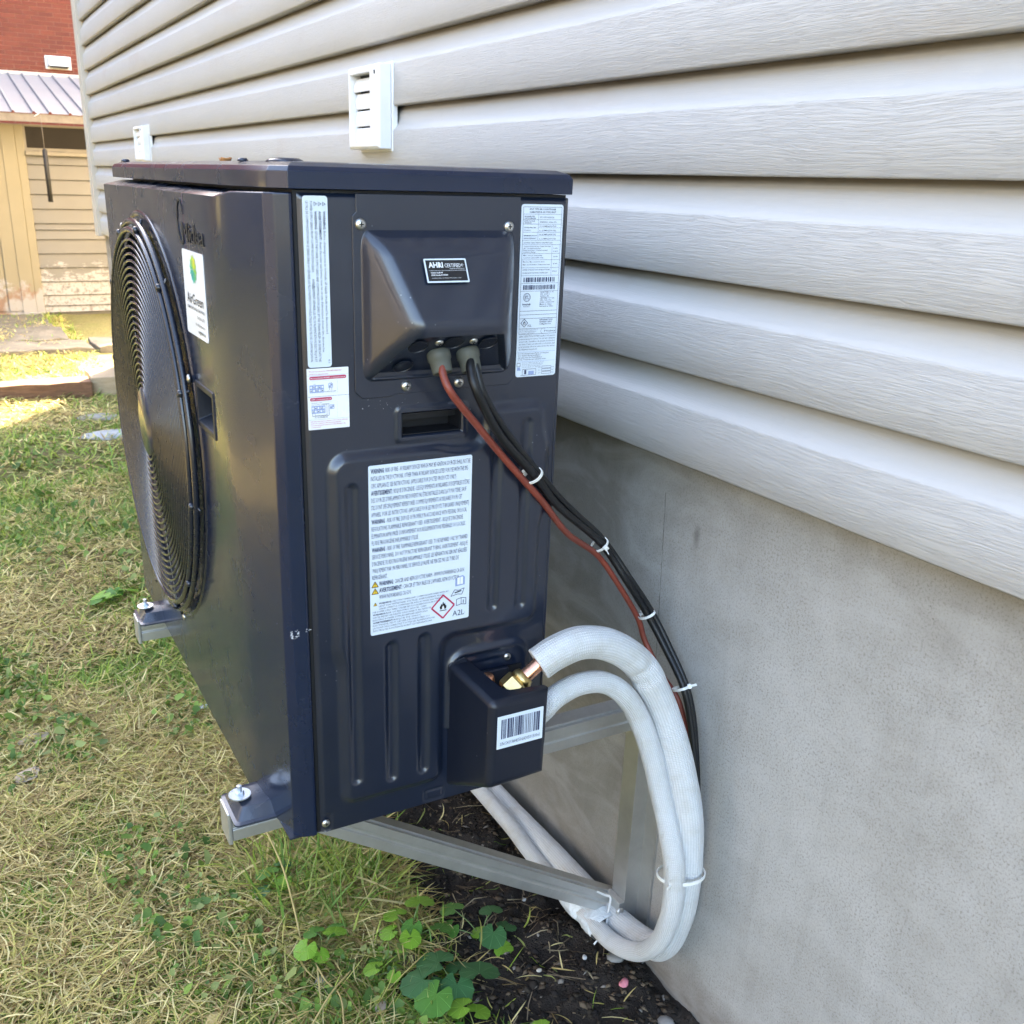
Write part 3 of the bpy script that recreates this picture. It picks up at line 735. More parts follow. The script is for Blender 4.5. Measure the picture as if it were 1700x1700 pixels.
# ================================================================ PRINT: flat lettering and marks on a plane
class Print:
    """collects flat marks on a plane (origin o, right u, up v, outward n); one mesh with a slot per ink"""
    def __init__(s,o,u,v,n,lift=.0004):
        s.o=Vector(o);s.u=Vector(u);s.v=Vector(v);s.n=Vector(n);s.lift=lift;s.V=[];s.F=[];s.M=[];s.mats=[]
    def mi(s,m):
        if m not in s.mats: s.mats.append(m)
        return s.mats.index(m)
    def P(s,x,y,l=0): return s.o+s.u*x+s.v*y+s.n*(s.lift+l)
    def poly(s,pts,m,l=0):
        n=len(s.V); s.V+=[s.P(x,y,l) for x,y in pts]; s.F.append(tuple(range(n,n+len(pts)))); s.M.append(s.mi(m))
    def rect(s,x0,y0,x1,y1,m,l=0): s.poly([(x0,y0),(x1,y0),(x1,y1),(x0,y1)],m,l)
    def line(s,p,q,w,m,l=0):
        p=Vector(p);q=Vector(q);d=(q-p).normalized();e=Vector((-d.y,d.x))*w/2
        s.poly([tuple(p-e),tuple(q-e),tuple(q+e),tuple(p+e)],m,l)
    def pline(s,pts,w,m,closed=False,l=0):
        k=len(pts)
        for i in range(k if closed else k-1): s.line(pts[i],pts[(i+1)%k],w,m,l+.00001*(i%3))
    def arc(s,cx,cy,r,a0,a1,w,m,n=24,ry=None,w1=None,l=0):
        ry=ry or r
        for i in range(n):
            t0=a0+(a1-a0)*i/n;t1=a0+(a1-a0)*(i+1)/n
            wa=w+((w1 if w1 is not None else w)-w)*i/n; wb=w+((w1 if w1 is not None else w)-w)*(i+1)/n
            s.poly([(cx+(r-wa/2)*math.cos(t0),cy+(ry-wa/2)*math.sin(t0)),(cx+(r+wa/2)*math.cos(t0),cy+(ry+wa/2)*math.sin(t0)),(cx+(r+wb/2)*math.cos(t1),cy+(ry+wb/2)*math.sin(t1)),(cx+(r-wb/2)*math.cos(t1),cy+(ry-wb/2)*math.sin(t1))],m,l)
    def text(s,txt,x,y,w,h,m,bold=0,l=0,res=1,keep=False):
        """txt with its baseline at y, cap height h, stretched to width w (w None: natural)"""
        cu=bpy.data.curves.new('t','FONT'); cu.body=txt; cu.size=1; cu.resolution_u=res; cu.offset=bold
        ob=bpy.data.objects.new('t',cu); COL.objects.link(ob)
        dg=bpy.context.evaluated_depsgraph_get(); me=bpy.data.meshes.new_from_object(ob.evaluated_get(dg))
        vs_=[v.co.copy() for v in me.vertices]
        if vs_:
            x0=min(v.x for v in vs_);x1=max(v.x for v in vs_)
            sy=h/.73; sx=(w/(x1-x0)) if w else sy
            n=len(s.V); k=s.mi(m)
            s.V+=[s.P(x+(v.x-x0)*sx,y+v.y*sy,l) for v in vs_]
            for p in me.polygons: s.F.append(tuple(n+i for i in p.vertices)); s.M.append(k)
        bpy.data.objects.remove(ob); bpy.data.meshes.remove(me); bpy.data.curves.remove(cu)
    def barcode(s,x0,y0,x1,y1,m,seed=1,n=42):
        r=random.Random(seed); x=x0; W=(x1-x0)/n
        while x<x1-W*.6:
            w=W*r.choice([.35,.5,.5,.9,1.3]); s.rect(x,y0,min(x+w,x1),y1,m); x+=w+W*r.choice([.35,.45,.6,.9])
    def build(s,name,parent):
        og=worg(parent); me=bpy.data.meshes.new(name); me.from_pydata([tuple(v-og) for v in s.V],[],s.F)
        for m in s.mats: me.materials.append(m)
        me.polygons.foreach_set('material_index',s.M)
        # print faces outward
        flip=[p for p in me.polygons if p.normal.dot(s.n)<0]
        if flip:
            bm=bmesh.new(); bm.from_mesh(me); bm.faces.ensure_lookup_table()
            bmesh.ops.reverse_faces(bm,faces=[bm.faces[p.index] for p in flip]); bm.to_mesh(me); bm.free()
        o=bpy.data.objects.new(name,me); COL.objects.link(o); o.parent=parent; o['wo']=tuple(og); return o
def sticker(name,o,u,v,n,w,h,mat,parent,r=.003,th=.0004,label=None):
    """film with rounded corners, its lower left corner at o"""
    o=Vector(o);u=Vector(u);v=Vector(v);n=Vector(n); pts=[]
    for cx,cy,a in ((w-r,r,-90),(w-r,h-r,0),(r,h-r,90),(r,r,180)):
        for k in range(5):
            t=math.radians(a+90*k/4); pts.append((cx+r*math.cos(t),cy+r*math.sin(t)))
    V=[o+u*x+v*y+n*th for x,y in pts]+[o+u*x+v*y for x,y in pts]; k=len(pts)
    F=[tuple(range(k)),tuple(range(k,2*k))[::-1]]+[(i,i+k,(i+1)%k+k,(i+1)%k) for i in range(k)]
    ob=mobj(name,V,F,mat,parent)
    if label: ob['label']=label
    return ob
def tri_warn(p,cx,cy,s,m=None,ink=None):
    if m: p.poly([(cx-s*.6,cy-s*.5),(cx+s*.6,cy-s*.5),(cx,cy+s*.55)],m)
    q=[(cx-s*.55,cy-s*.46),(cx+s*.55,cy-s*.46),(cx,cy+s*.48)]; p.pline(q,s*.10,ink,True,.0001)
    p.rect(cx-s*.045,cy-s*.16,cx+s*.045,cy+s*.2,ink,.0001); p.rect(cx-s*.05,cy-s*.33,cx+s*.05,cy-s*.23,ink,.0001)

# ================================================================ THE HEAT PUMP
UX=Vector((1,0,0)); UY=Vector((0,1,0)); UZ=Vector((0,0,1))
unit=thing('heat_pump','dark navy grey outdoor heat pump with round fan guard, carried on the wall brackets','heat pump',(-.38,.42,0.0))
XF=-.5567; WY=.845; ZT=.699; ZS=.706
# ---- front cover with the fan opening, the folded corner and the lifting pocket
FC=(.548,.377); RH=.272
V=[];F=[]
def vadd(*p): V.append(p); return len(V)-1
def fan_ring():
    y0,y1,z0,z1=.27,WY,0.0,ZT
    ang=sorted(set([2*math.pi*k/96 for k in range(96)]+[math.atan2(z-FC[1],y-FC[0])%(2*math.pi) for y in (y0,y1) for z in (z0,z1)]))
    ci=[];ri=[];bi=[]
    for a in ang:
        c,s_=math.cos(a),math.sin(a)
        t=min([(y1-FC[0])/c if c>1e-9 else 1e9,(y0-FC[0])/c if c<-1e-9 else 1e9,(z1-FC[1])/s_ if s_>1e-9 else 1e9,(z0-FC[1])/s_ if s_<-1e-9 else 1e9])
        ci.append(vadd(XF,FC[0]+RH*c,FC[1]+RH*s_)); ri.append(vadd(XF,FC[0]+t*c,FC[1]+t*s_)); bi.append(vadd(-.480,FC[0]+RH*c,FC[1]+RH*s_))
    n=len(ang)
    for i in range(n):
        j=(i+1)%n; F.append((ri[i],ri[j],ci[j],ci[i])); F.append((ci[i],ci[j],bi[j],bi[i]))
fan_ring()
mobj('front_cover_panel',V,F,M_front,unit,bevel=.0012,angle=50)
V=[];F=[]
ys_h=[.125,.182,.264,.27]; zs_h=[0,.438,.485,ZT]
g=[[vadd(XF,y,z) for z in zs_h] for y in ys_h]
for i in range(3):
    for j in range(3):
        if not(i==1 and j==1): F.append((g[i][j],g[i+1][j],g[i+1][j+1],g[i][j+1]))
prof=[(-.5520,.079),(-.5385,.011),(-.5300,.0035),(-.5160,-.0002),(-.5130,.0012),(-.5130,.012)]
prev=(g[0][0],g[0][3])
colz=[]
bot0=[g[0][0]];top0=[g[0][3]]
# the left side column needs all z rows so the fold stays closed
low=[vadd(x,y,0) for x,y in prof]; hi=[vadd(x,y,ZS if i else ZS-.001) for i,(x,y) in enumerate(prof)]
F.append((g[0][0],g[0][1],g[0][2],g[0][3],hi[0],low[0]))
for i in range(len(prof)-1): F.append((low[i],hi[i],hi[i+1],low[i+1]))
# top return flange
inn=[vadd(-.527,.27,ZS),vadd(-.527,.118,ZS),vadd(-.524,.079,ZS),vadd(-.515,.03,ZS),vadd(-.505,.018,ZS)]
F.append((g[3][3],g[0][3],inn[1],inn[0])); F.append((g[0][3],hi[0],inn[2],inn[1])); F.append((hi[0],hi[1],inn[3],inn[2])); F.append((hi[1],hi[2],hi[3],hi[4],hi[5],inn[4],inn[3]))
bi_=[vadd(-.48,.27,0),vadd(-.48,.012,0)]
F.append(tuple([g[3][0],g[2][0],g[1][0],g[0][0]]+low+[bi_[1],bi_[0]]))
mobj('front_corner_panel',V,F,M_front,unit,bevel=.0016,angle=12)
V=[(XF,.27,ZT),(XF,WY,ZT),(-.527,WY,ZS),(-.527,.27,ZS),(XF,WY-.0005,0),(-.48,WY,0),(-.48,WY,ZS),(XF,WY,0),(XF,.27,.0),(-.48,.27,0)]
mobj('front_cover_flange',V,[(0,1,2,3),(1,7,5,6,2),(7,8,9,5)],M_front,unit)
# lifting pocket in the front
V=[(XF-.0016,.179,.434),(XF-.0016,.267,.434),(XF-.0016,.267,.489),(XF-.0016,.179,.489),
   (XF-.0016,.185,.441),(XF-.0016,.261,.441),(XF-.0016,.261,.482),(XF-.0016,.185,.482),
   (-.527,.188,.452),(-.527,.258,.452),(-.530,.258,.480),(-.530,.188,.480),
   (XF,.179,.434),(XF,.267,.434),(XF,.267,.489),(XF,.179,.489)]
F=[(0,1,5,4),(1,2,6,5),(2,3,7,6),(3,0,4,7),(4,5,9,8),(5,6,10,9),(6,7,11,10),(7,4,8,11),(8,9,10,11),(0,12,13,1),(1,13,14,2),(2,14,15,3),(3,15,12,0)]
mobj('handle',V,F,M_plasticdk,unit,bevel=.0012)
# ---- inner casing behind the joints
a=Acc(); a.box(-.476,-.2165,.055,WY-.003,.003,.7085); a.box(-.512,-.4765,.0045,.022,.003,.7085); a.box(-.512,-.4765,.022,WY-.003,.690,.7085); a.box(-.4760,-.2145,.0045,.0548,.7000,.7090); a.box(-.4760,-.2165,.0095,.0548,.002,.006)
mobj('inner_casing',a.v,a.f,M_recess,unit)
box('far_side_panel',-.4795,-.2145,WY-.0025,WY,0.0,.706,M_paint,unit)
box('rear_corner_post',-.2160,-.2133,.0008,.045,0.0,.706,M_paint,unit,bevel=.0008)
box('base_pan',-.545,-.216,.005,WY-.004,.0002,.0022,M_paint,unit)
# coil fins behind
a=Acc(); 
for k in range(40):
    y=.05+k*.0198; a.box(-.2160,-.2135,y,y+.004,.01,.70)
mobj('coil_guard',a.v,a.f,M_wire,unit)
# ---- side panel: pressed sheet as a height field
X0,X1,Z0,Z1=-.5085,-.2133,.0015,.7062
gx=np.unique(np.concatenate([np.linspace(X0,X1,148),np.array([-.4065,-.4055,-.3355,-.3345])]));gz=np.unique(np.concatenate([np.linspace(Z0,Z1,352),np.array([.4665,.4675,.4915,.4925])]))
GX,GZ_=np.meshgrid(gx,gz)
def rr(x,z,x0,x1,z0,z1,r):
    cx,cz=(x0+x1)/2,(z0+z1)/2; qx=np.abs(x-cx)-(x1-x0)/2+r; qz=np.abs(z-cz)-(z1-z0)/2+r
    return np.sqrt(np.maximum(qx,0)**2+np.maximum(qz,0)**2)+np.minimum(np.maximum(qx,qz),0)-r
def smin(a,b,k): h=np.clip(.5+.5*(b-a)/k,0,1); return b*(1-h)+a*h-k*h*(1-h)
dA=rr(GX,GZ_,-.4846,-.3515,.030,.4525,.018); dB=rr(GX,GZ_,-.4846,-.2280,.2205,.4525,.018); dC=rr(GX,GZ_,-.3110,-.2280,.36,.4955,.018)
d=smin(smin(dA,dB,.022),dC,.030)
h=.0065*(1-smoothstep(-.0115,0,d))
for x,z0,z1 in ((-.4655,.058,.425),(-.4215,.050,.236),(-.3810,.050,.238),(-.2935,.247,.478),(-.2560,.243,.478)):
    dd=rr(GX,GZ_,x-.0085,x+.0085,z0,z1,.0084); h=h-.0030*(1-smoothstep(-.0065,0,dd))
# lifting pocket
dh=rr(GX,GZ_,-.4126,-.3285,.4605,.4985,.005); h=h+.0016*(1-smoothstep(-.0015,0.0005,dh))
ins=(GX>-.406)&(GX<-.335)&(GZ_>.467)&(GZ_<.492); h=np.where(ins,-.046+.0*GX,h)
# pressed ridge round the valve opening
dv=rr(GX,GZ_,-.345,-.243,.030,.1975,.020); h=h+.0038*np.exp(-(dv/.0042)**2)*(GZ_>.1)
dv2=rr(GX,GZ_,-.332,-.256,.06,.183,.012); h=h-.002*(1-smoothstep(-.002,.0005,dv2))
# knock-out outline low on the panel, dimple round the lower screw
dk=rr(GX,GZ_,-.376,-.352,.006,.020,.001); h=h-.0012*np.exp(-(dk/.0009)**2)
ds=rr(GX,GZ_,-.5085,-.494,.002,.026,.004); h=h-.0012*(1-smoothstep(-.002,0,ds))
# rounded sheet edges, slight oil-canning
edge=np.minimum(np.minimum(GX-X0,X1-GX),np.minimum(Z1-GZ_,GZ_-Z0+.004)); h=h-.0035*(1-smoothstep(0,.0045,edge))
h=h+(vnoise(GX,GZ_,9,2)-.5)*.0005
vv=np.stack([GX,-h,GZ_],-1).reshape(-1,3)-np.array(worg(unit)); n0,n1=len(gx),len(gz)
ii=np.arange(n0*n1).reshape(n1,n0); q=np.stack([ii[:-1,:-1],ii[:-1,1:],ii[1:,1:],ii[1:,:-1]],-1).reshape(-1,4)
a=Acc()
for bx_ in ((-.4052,-.3358,.0300,.0315,.4682,.4908),(-.4052,-.3358,.0012,.0299,.4682,.4690),(-.4052,-.3358,.0012,.0299,.4900,.4908),(-.4052,-.4042,.0012,.0299,.4691,.4899),(-.3368,-.3358,.0012,.0299,.4691,.4899),(-.4040,-.3370,.012,.0135,.4820,.4898)): a.box(*bx_)
mobj('lifting_pocket',a.v,a.f,M_recess,unit)
sp=big_mesh('side_panel',vv,q,M_paint,None,smooth=True,parent=unit); sp['wo']=tuple(worg(unit))
# ---- top cover
def off(poly,d):
    n=len(poly);out=[]
    for i in range(n):
        p=Vector(poly[i]);a=Vector(poly[i-1]);b=Vector(poly[(i+1)%n])
        e1=(p-a).normalized();e2=(b-p).normalized();n1=Vector((-e1.y,e1.x));n2=Vector((-e2.y,e2.x))
        m=(n1+n2).normalized(); out.append(tuple(p+m*d/max(.3,m.dot(n1))))
    return out
cap=[(-.541,.849),(-.541,.105),(-.5305,.020),(-.5185,-.0045),(-.2120,-.0045),(-.2120,.849)]
rings=[(cap,.7095),(cap,.7245),(off(cap,.003),.7290),(off(cap,.013),.7325),(off(cap,.030),.7335),(off(cap,.036),.7312),(off(cap,.15),.7318)]
V=[];F=[];n=6
for p,z in rings: V+=[(x,y,z) for x,y in p]
for i in range(len(rings)-1):
    for k in range(n): F.append((i*n+k,i*n+(k+1)%n,(i+1)*n+(k+1)%n,(i+1)*n+k))
F.append(tuple((len(rings)-1)*n+k for k in range(n))); F.append(tuple(range(n))[::-1])
tc_=mobj('top_cover',V,F,M_front,unit,bevel=.0015,angle=14)
for (x,y,r,hh) in ((-.503,.050,.0165,.0036),(-.527,.112,.005,.003),(-.527,.80,.006,.004)):
    V,F=lathe_vf([(r*1.15,0),(r,hh*.55),(r*.78,hh),(0.0001,hh*1.04)],(x,y,.7325),(0,0,1),20); mobj('corner_boss',V,F,M_front,tc_,smooth=True)

# ---- fan guard, fan
CY,CZ=FC; GXp=-.5735
guard=lathe('fan_guard',[(.2835,-.0145),(.2850,.0),(.2885,.0025),(.2925,.0015),(.2950,-.006),(.2955,-.0165)],(XF+.0003,CY,CZ),(-1,0,0),M_wire,unit,n=128)
guard.data.transform(Matrix.Translation((0,0,0)))
def ring(r,x,w,nseg,parent,name='guard_ring',m=None):
    V=[];F=[];k_=8
    for i in range(nseg):
        a=2*math.pi*i/nseg
        for k in range(k_):
            b=2*math.pi*k/k_; V.append((x+w*math.sin(b),CY+(r+w*math.cos(b))*math.cos(a),CZ+(r+w*math.cos(b))*math.sin(a)))
    for i in range(nseg):
        for k in range(k_): F.append((i*k_+k,((i+1)%nseg)*k_+k,((i+1)%nseg)*k_+(k+1)%k_,i*k_+(k+1)%k_))
    return mobj(name,V,F,m or M_wire,parent,smooth=True)
radii=[.0560+.00945*i for i in range(22)]
for r in radii: ring(r,GXp+.001*((r/.26)**2)*2,.0021,96 if r<.15 else 128,guard)
ring(.2680,-.5705,.0042,128,guard); ring(.2790,-.5665,.0042,128,guard)
for k in range(12):
    a=2*math.pi*(k+.35)/12; c,s_=math.cos(a),math.sin(a)
    pts=[(GXp+.003,CY+.045*c,CZ+.045*s_),(GXp+.004,CY+.15*c,CZ+.15*s_),(GXp+.005,CY+.262*c,CZ+.262*s_),(-.5635,CY+.288*c,CZ+.288*s_)]
    tube('guard_spoke',pts,.0017,M_wire,guard,n=6)
    lathe('guard_clip',[(.0001,-.004),(.0045,-.004),(.0050,.0),(.0045,.003),(.0001,.004)],(-.5715,CY+.274*c,CZ+.274*s_),(-1,0,0),M_wire,guard,n=8)
lathe('guard_badge',[(.0500,-.004),(.0505,.0005),(.0490,.0022),(.0001,.0030)],(GXp,CY,CZ),(-1,0,0),M_front,guard,n=48)
for a in (1.15,2.75,4.35,5.45):
    lathe('screw',[(.0052,0),(.0048,.0022),(.0025,.0034),(.0001,.0036)],(-.5615,CY+.2915*math.cos(a),CZ+.2915*math.sin(a)),(-1,0,0),M_screw,unit,n=14)
hub=lathe('fan',[(.060,.0),(.060,.040),(.052,.050),(.0001,.052)],(-.484,CY,CZ),(-1,0,0),M_fanpl,unit,n=40)
for b in range(3):
    V=[];F=[];nr,na=9,17
    for i in range(nr):
        r=.055+(.258-.055)*i/(nr-1)
        for j in range(na):
            t=j/(na-1); sweep=.55*(r/.258)**1.5; a=2*math.pi*b/3+sweep+(t-.5)*(1.70+.25*math.sin(i/(nr-1)*3))
            x=-.502-.030*(t-.5)*(1.25-.5*r/.258)-.006*math.sin(t*math.pi)
            V.append((x-.0012,CY+r*math.cos(a),CZ+r*math.sin(a)))
    n_=len(V); V+=[(x+.003,y,z) for x,y,z in V]
    for i in range(nr-1):
        for j in range(na-1):
            p=i*na+j; F.append((p,p+1,p+na+1,p+na)); F.append((n_+p,n_+p+na,n_+p+na+1,n_+p+1))
    for i in range(nr-1):
        for j in (0,na-1): p=i*na+j; F.append((p,p+na,n_+p+na,n_+p))
    for j in range(na-1):
        for i in (0,nr-1): p=i*na+j; F.append((p,p+1,n_+p+1,n_+p))
    mobj('blade',V,F,M_fanpl,hub,smooth=True)

# ---- electrical cover
def plate(name,pts,y0,th,mat,parent,bev=.001):
    n=len(pts); V=[(x,y0,z) for x,z in pts]+[(x,y0-th,z) for x,z in pts]
    F=[tuple(range(n)),tuple(range(n,2*n))[::-1]]+[(i,(i+1)%n,n+(i+1)%n,n+i) for i in range(n)]
    return mobj(name,V,F,mat,parent,bevel=bev)
ecov=plate('terminal_cover',[(-.4565,.686),(-.4525,.690),(-.4525,.7065),(-.2725,.7065),(-.2725,.522),(-.2800,.5140),(-.4150,.5125),(-.4165,.5105),(-.4490,.5105),(-.4565,.5180)],.0005,.0022,M_paint,unit,.0008)
hx=np.linspace(-.4515,-.2755,150); hz=np.linspace(.5225,.6735,132); HX,HZ=np.meshgrid(hx,hz)
fl=(HX+.4480)*1.55; frr=(-.2785-HX)*1.55; ff=smin(.0125+(.6690-HZ)*.50,(.6725-HZ)*1.5,.012); fb=(HZ-.5275)*1.02
K_=.020
hh_=smin(smin(ff,fb,.020),smin(fl,frr,.01),K_)+.0022*smoothstep(.0,.01,np.minimum(np.minimum(fl,frr),fb))
sd_=np.minimum(np.minimum(fl,frr)-fb-.0085,ff-fb-.0085)
inside=(sd_>0)&(fb>.0035)
hh_=np.where(inside,hh_-.0110*smoothstep(0,.0012,sd_)*smoothstep(.0035,.0045,fb),hh_)
hh_=np.maximum(hh_,-.0004)
vv=np.stack([HX,-.0018-hh_,HZ],-1).reshape(-1,3)-np.array(worg(unit)); n0,n1=len(hx),len(hz)
ii=np.arange(n0*n1).reshape(n1,n0); q=np.stack([ii[:-1,:-1],ii[:-1,1:],ii[1:,1:],ii[1:,:-1]],-1).reshape(-1,4)
hood=big_mesh('hood',vv,q,M_paint,None,smooth=True,parent=ecov)
# underside pocket: back wall and the entry plate set 7 mm inside the rim
und=[(-.437,-.004,.538),(-.290,-.004,.541),(-.316,-.043,.578),(-.409,-.043,.580)]
V=und+[(-.430,-.003,.534),(-.2960,-.003,.5365),(-.3150,-.0455,.5725),(-.4100,-.0455,.5745)]
V=[(-.4330,-.0020,.5325),(-.2920,-.0020,.5325),(-.3165,-.0385,.5690),(-.4085,-.0385,.5690)]
n_=Vector((0,-.64,-.77))
Vi=[tuple(Vector(p)*1-n_*.0030) for p in V]
kp=mobj('entry_plate',Vi+[tuple(Vector(p)+Vector((0,.002,.004))) for p in Vi],[(0,1,2,3),(7,6,5,4),(0,4,5,1),(1,5,6,2),(2,6,7,3),(3,7,4,0)],M_plasticdk,ecov)
def onplate(x,t):   # t: 0 at the wall, 1 at the rim
    a=Vector((x,-.0020,.5305)); b=Vector((x,-.0475,.5750)); return a+(b-a)*t+n_*(-.0032)
for x,t in ((-.402,.74),(-.364,.80),(-.324,.74),(-.408,.22)):
    p=onplate(x,t); V,F=lathe_vf([(.0105,.0),(.0105,.0010),(.0098,.0014),(.0094,.0006),(.0001,.0006)],p,n_,20); mobj('knockout',V,F,M_plasticdk,kp)
for x in (-.3745,-.3415):
    p=onplate(x,.50)
    ax=Vector((.06,-.42,-.90)).normalized()
    lathe('cable_grommet',[(.0110,-.004),(.0122,-.002),(.0122,.006),(.0110,.007),(.0104,.018),(.0100,.020),(.0078,.020),(.0072,.010)],p,ax,M_grom,ecov,n=24)
def screw(p,ax,r,parent):
    ax=Vector(ax).normalized(); V,F=lathe_vf([(r,0),(r*.96,r*.28),(r*.7,r*.5),(r*.35,r*.60),(.0001,r*.62)],p,ax,18)
    e=UZ if abs(ax.z)<.9 else UX; e=(e-ax*e.dot(ax)).normalized(); b=ax.cross(e)
    s=mobj('screw',V,F,M_screw,parent,smooth=True)
    A=Acc()
    for d1,d2 in ((e,b),(b,e)):
        o=Vector(p)+ax*(r*.66); q=[o+d1*sx*r*.42+d2*sy*r*.09 for sx,sy in ((-1,-1),(1,-1),(1,1),(-1,1))]
        A.add(q+[v_-ax*r*.2 for v_ in q],[(0,1,2,3),(0,4,5,1),(1,5,6,2),(2,6,7,3),(3,7,4,0)])
    mobj('slot',A.v,A.f,M_recess,s)
    return s
for x,z in ((-.4482,.6789),(-.2860,.6774),(-.4010,.5207),(-.3405,.5204)): screw((x,-.0017,z),(0,-1,0),.0056,unit)
for x in (-.3835,-.3455): screw(onplate(x,.90)+n_*.0032,(0,-.64,-.77),.0045,unit)
screw((-.5035,-.001,.0149),(0,-1,0),.0050,unit)
screw((-.3364,-.0045,.1790),(0,-1,0),.0048,unit); screw((-.2678,-.0010,.1808),(0,-1,0),.0048,unit)

# ---- valve cover box, open on top
V=[];F=[]
P=dict(bl0=(-.3465,-.0005,.018),bl1=(-.3465,-.0005,.1885),fl0=(-.3350,-.0850,.062),fl1=(-.3340,-.0850,.1735),fr0=(-.2590,-.0850,.064),fr1=(-.2575,-.0850,.1740),
       br0=(-.2660,-.0005,.030),br1=(-.2480,-.0005,.105),fr2=(-.2555,-.0760,.1080),i0=(-.3215,-.0005,.1880),i1=(-.3085,-.0585,.1765),i2=(-.3000,-.0655,.1745),i3=(-.2570,-.0700,.1735))
K=list(P); V=[P[k] for k in K]; ix={k:i for i,k in enumerate(K)}
F=[tuple(ix[k] for k in q) for q in (('bl0','bl1','fl1','fl0'),('fl0','fl1','fr1','fr0'),('bl1','i0','i1','i2','i3','fr1','fl1'),('bl0','fl0','fr0','br0'),('fr0','fr1','i3','fr2'),('fr0','fr2','br1','br0'))]
vc=mobj('valve_cover',V,F,M_plasticdk,unit)
bm=bmesh.new(); bm.from_mesh(vc.data); bm.verts.ensure_lookup_table()
def eg(a,b):
    return bm.edges.get((bm.verts[ix[a]],bm.verts[ix[b]]))
es=[e for e in (eg('fl0','fl1'),eg('bl1','fl1'),eg('fl1','fr1'),eg('fl0','fr0'),eg('bl0','fl0'),eg('fr0','fr1')) if e]
bmesh.ops.bevel(bm,geom=es,offset=.0085,segments=5,profile=.5,affect='EDGES',clamp_overlap=True)
bm.to_mesh(vc.data); bm.free()
s_=vc.modifiers.new('sol','SOLIDIFY'); s_.thickness=.0024; s_.offset=-1
vc.data.polygons.foreach_set('use_smooth',[True]*len(vc.data.polygons)); w_=vc.modifiers.new('wn','WEIGHTED_NORMAL')
plate('cover_tab',[(-.3480,.165),(-.3250,.165),(-.3230,.190),(-.3270,.1935),(-.3440,.1900),(-.3480,.186)],-.0005,.0035,M_plasticdk,vc,.001)
box('valve_plate',-.3220,-.2420,-.0015,.0005,.065,.168,M_recess,unit)
box('valve_block',-.306,-.268,-.0090,-.0016,.140,.170,M_plasticdk,unit,bevel=.002)
# brass service valves inside the cover
def hexnut(c,ax,r,l,parent,name='flare_nut'):
    ax=Vector(ax).normalized(); V=[];F=[];e=(UZ-ax*UZ.dot(ax)).normalized();b=ax.cross(e); c=Vector(c)
    prof=[(r*.86,-l/2),(r,-l/2+r*.16),(r,l*.10),(r*.86,l*.18)]
    for rr_,h_ in prof:
        for k in range(6):
            t=math.pi/3*k+.3; V.append(c+ax*h_+(e*math.cos(t)+b*math.sin(t))*rr_)
    for i in range(3):
        for k in range(6): F.append((i*6+k,i*6+(k+1)%6,(i+1)*6+(k+1)%6,(i+1)*6+k))
    F+= [tuple(range(6)),tuple(range(18,24))]
    o=mobj(name,V,F,M_brass,parent,bevel=.0006)
    V,F=lathe_vf([(r*.80,l*.16),(r*.80,l*.34),(r*.70,l*.42),(r*.66,l*.5),(.0001,l*.5)],c,ax,20); mobj('nut_collar',V,F,M_brass,o,smooth=True)
    return o
dirb=Vector((.028,-.004,.026)).normalized()
vb=tube('service_valve',[(-.300,.002,.150),(-.300,-.020,.150),(-.297,-.040,.153),(-.290,-.048,.160)],.0085,M_brass,unit,n=14)
lathe('valve_stem',[(.0075,0),(.0085,.002),(.0085,.014),(.006,.016),(.0001,.016)],(-.301,-.018,.158),(-.35,-.25,.9),M_copper,vb,n=14)
vb2=tube('service_valve',[(-.300,.002,.105),(-.300,-.030,.105),(-.290,-.050,.112),(-.272,-.055,.118)],.007,M_brass,unit,n=14)

# ---- feet
M_footp=paint_mat('slate_foot_paint',(.030,.038,.058),.26,.5)
def foot(yc):
    x0,x1=-.5960,-.526; V=[];F=[]
    hw=.036
    lev=[(x0,-hw,x1+.012,hw,.0015),(x0,-hw,x1+.012,hw,.004),(x0+.004,-hw+.004,x1+.01,hw-.004,.0055),(x0+.012,-hw+.013,x1+.006,hw-.013,.0185),(x0+.018,-hw+.019,x1,hw-.019,.0205)]
    for a_,b_,c_,d_,z in lev:
        r=.006
        for cx,cy,s0 in ((a_,b_,180),(c_,b_,270),(c_,d_,0),(a_,d_,90)):
            sx=1 if cx==a_ else -1; sy=1 if cy==b_ else -1
            for k in range(4):
                t=math.radians(s0+30*k); V.append((cx+sx*r+r*math.cos(t),yc+cy+sy*r+r*math.sin(t),z))
    n=16
    for i in range(4):
        for k in range(n): F.append((i*n+k,i*n+(k+1)%n,(i+1)*n+(k+1)%n,(i+1)*n+k))
    F+=[tuple(range(n))[::-1],tuple(range(4*n,5*n))]
    return mobj('foot',V,F,M_footp,unit,smooth=True)
FY=(.088,.697)
for yc in FY:
    f_=shade_auto(foot(yc),30)
    lathe('rubber_bushing',[(.0078,0),(.0078,.004)],(-.581,yc-.004,.0200),(0,0,1),M_rubber,f_,n=20)
    lathe('washer',[(.0132,0),(.0132,.0016),(.0001,.0017)],(-.581,yc-.004,.0240),(0,0,1),M_zinc,f_,n=28,smooth=False)
    V,F=lathe_vf([(.0055,0),(.0055,.0032),(.0048,.004),(.0001,.004)],(-.581,yc-.004,.0256),(0,0,1),6); mobj('bolt_head',V,F,M_zinc,f_)
    V,F=lathe_vf([(.0030,0),(.0030,.010),(.0001,.0105)],(-.581,yc-.004,.0270),(0,0,1),12); mobj('bolt_end',V,F,M_zinc,f_)
# two rear feet, hidden behind the unit but bearing on the brackets
for yc in FY: box('rear_foot',-.2130,-.190,yc+.0,yc+.028,.0015,.0045,M_front,unit,bevel=.001)

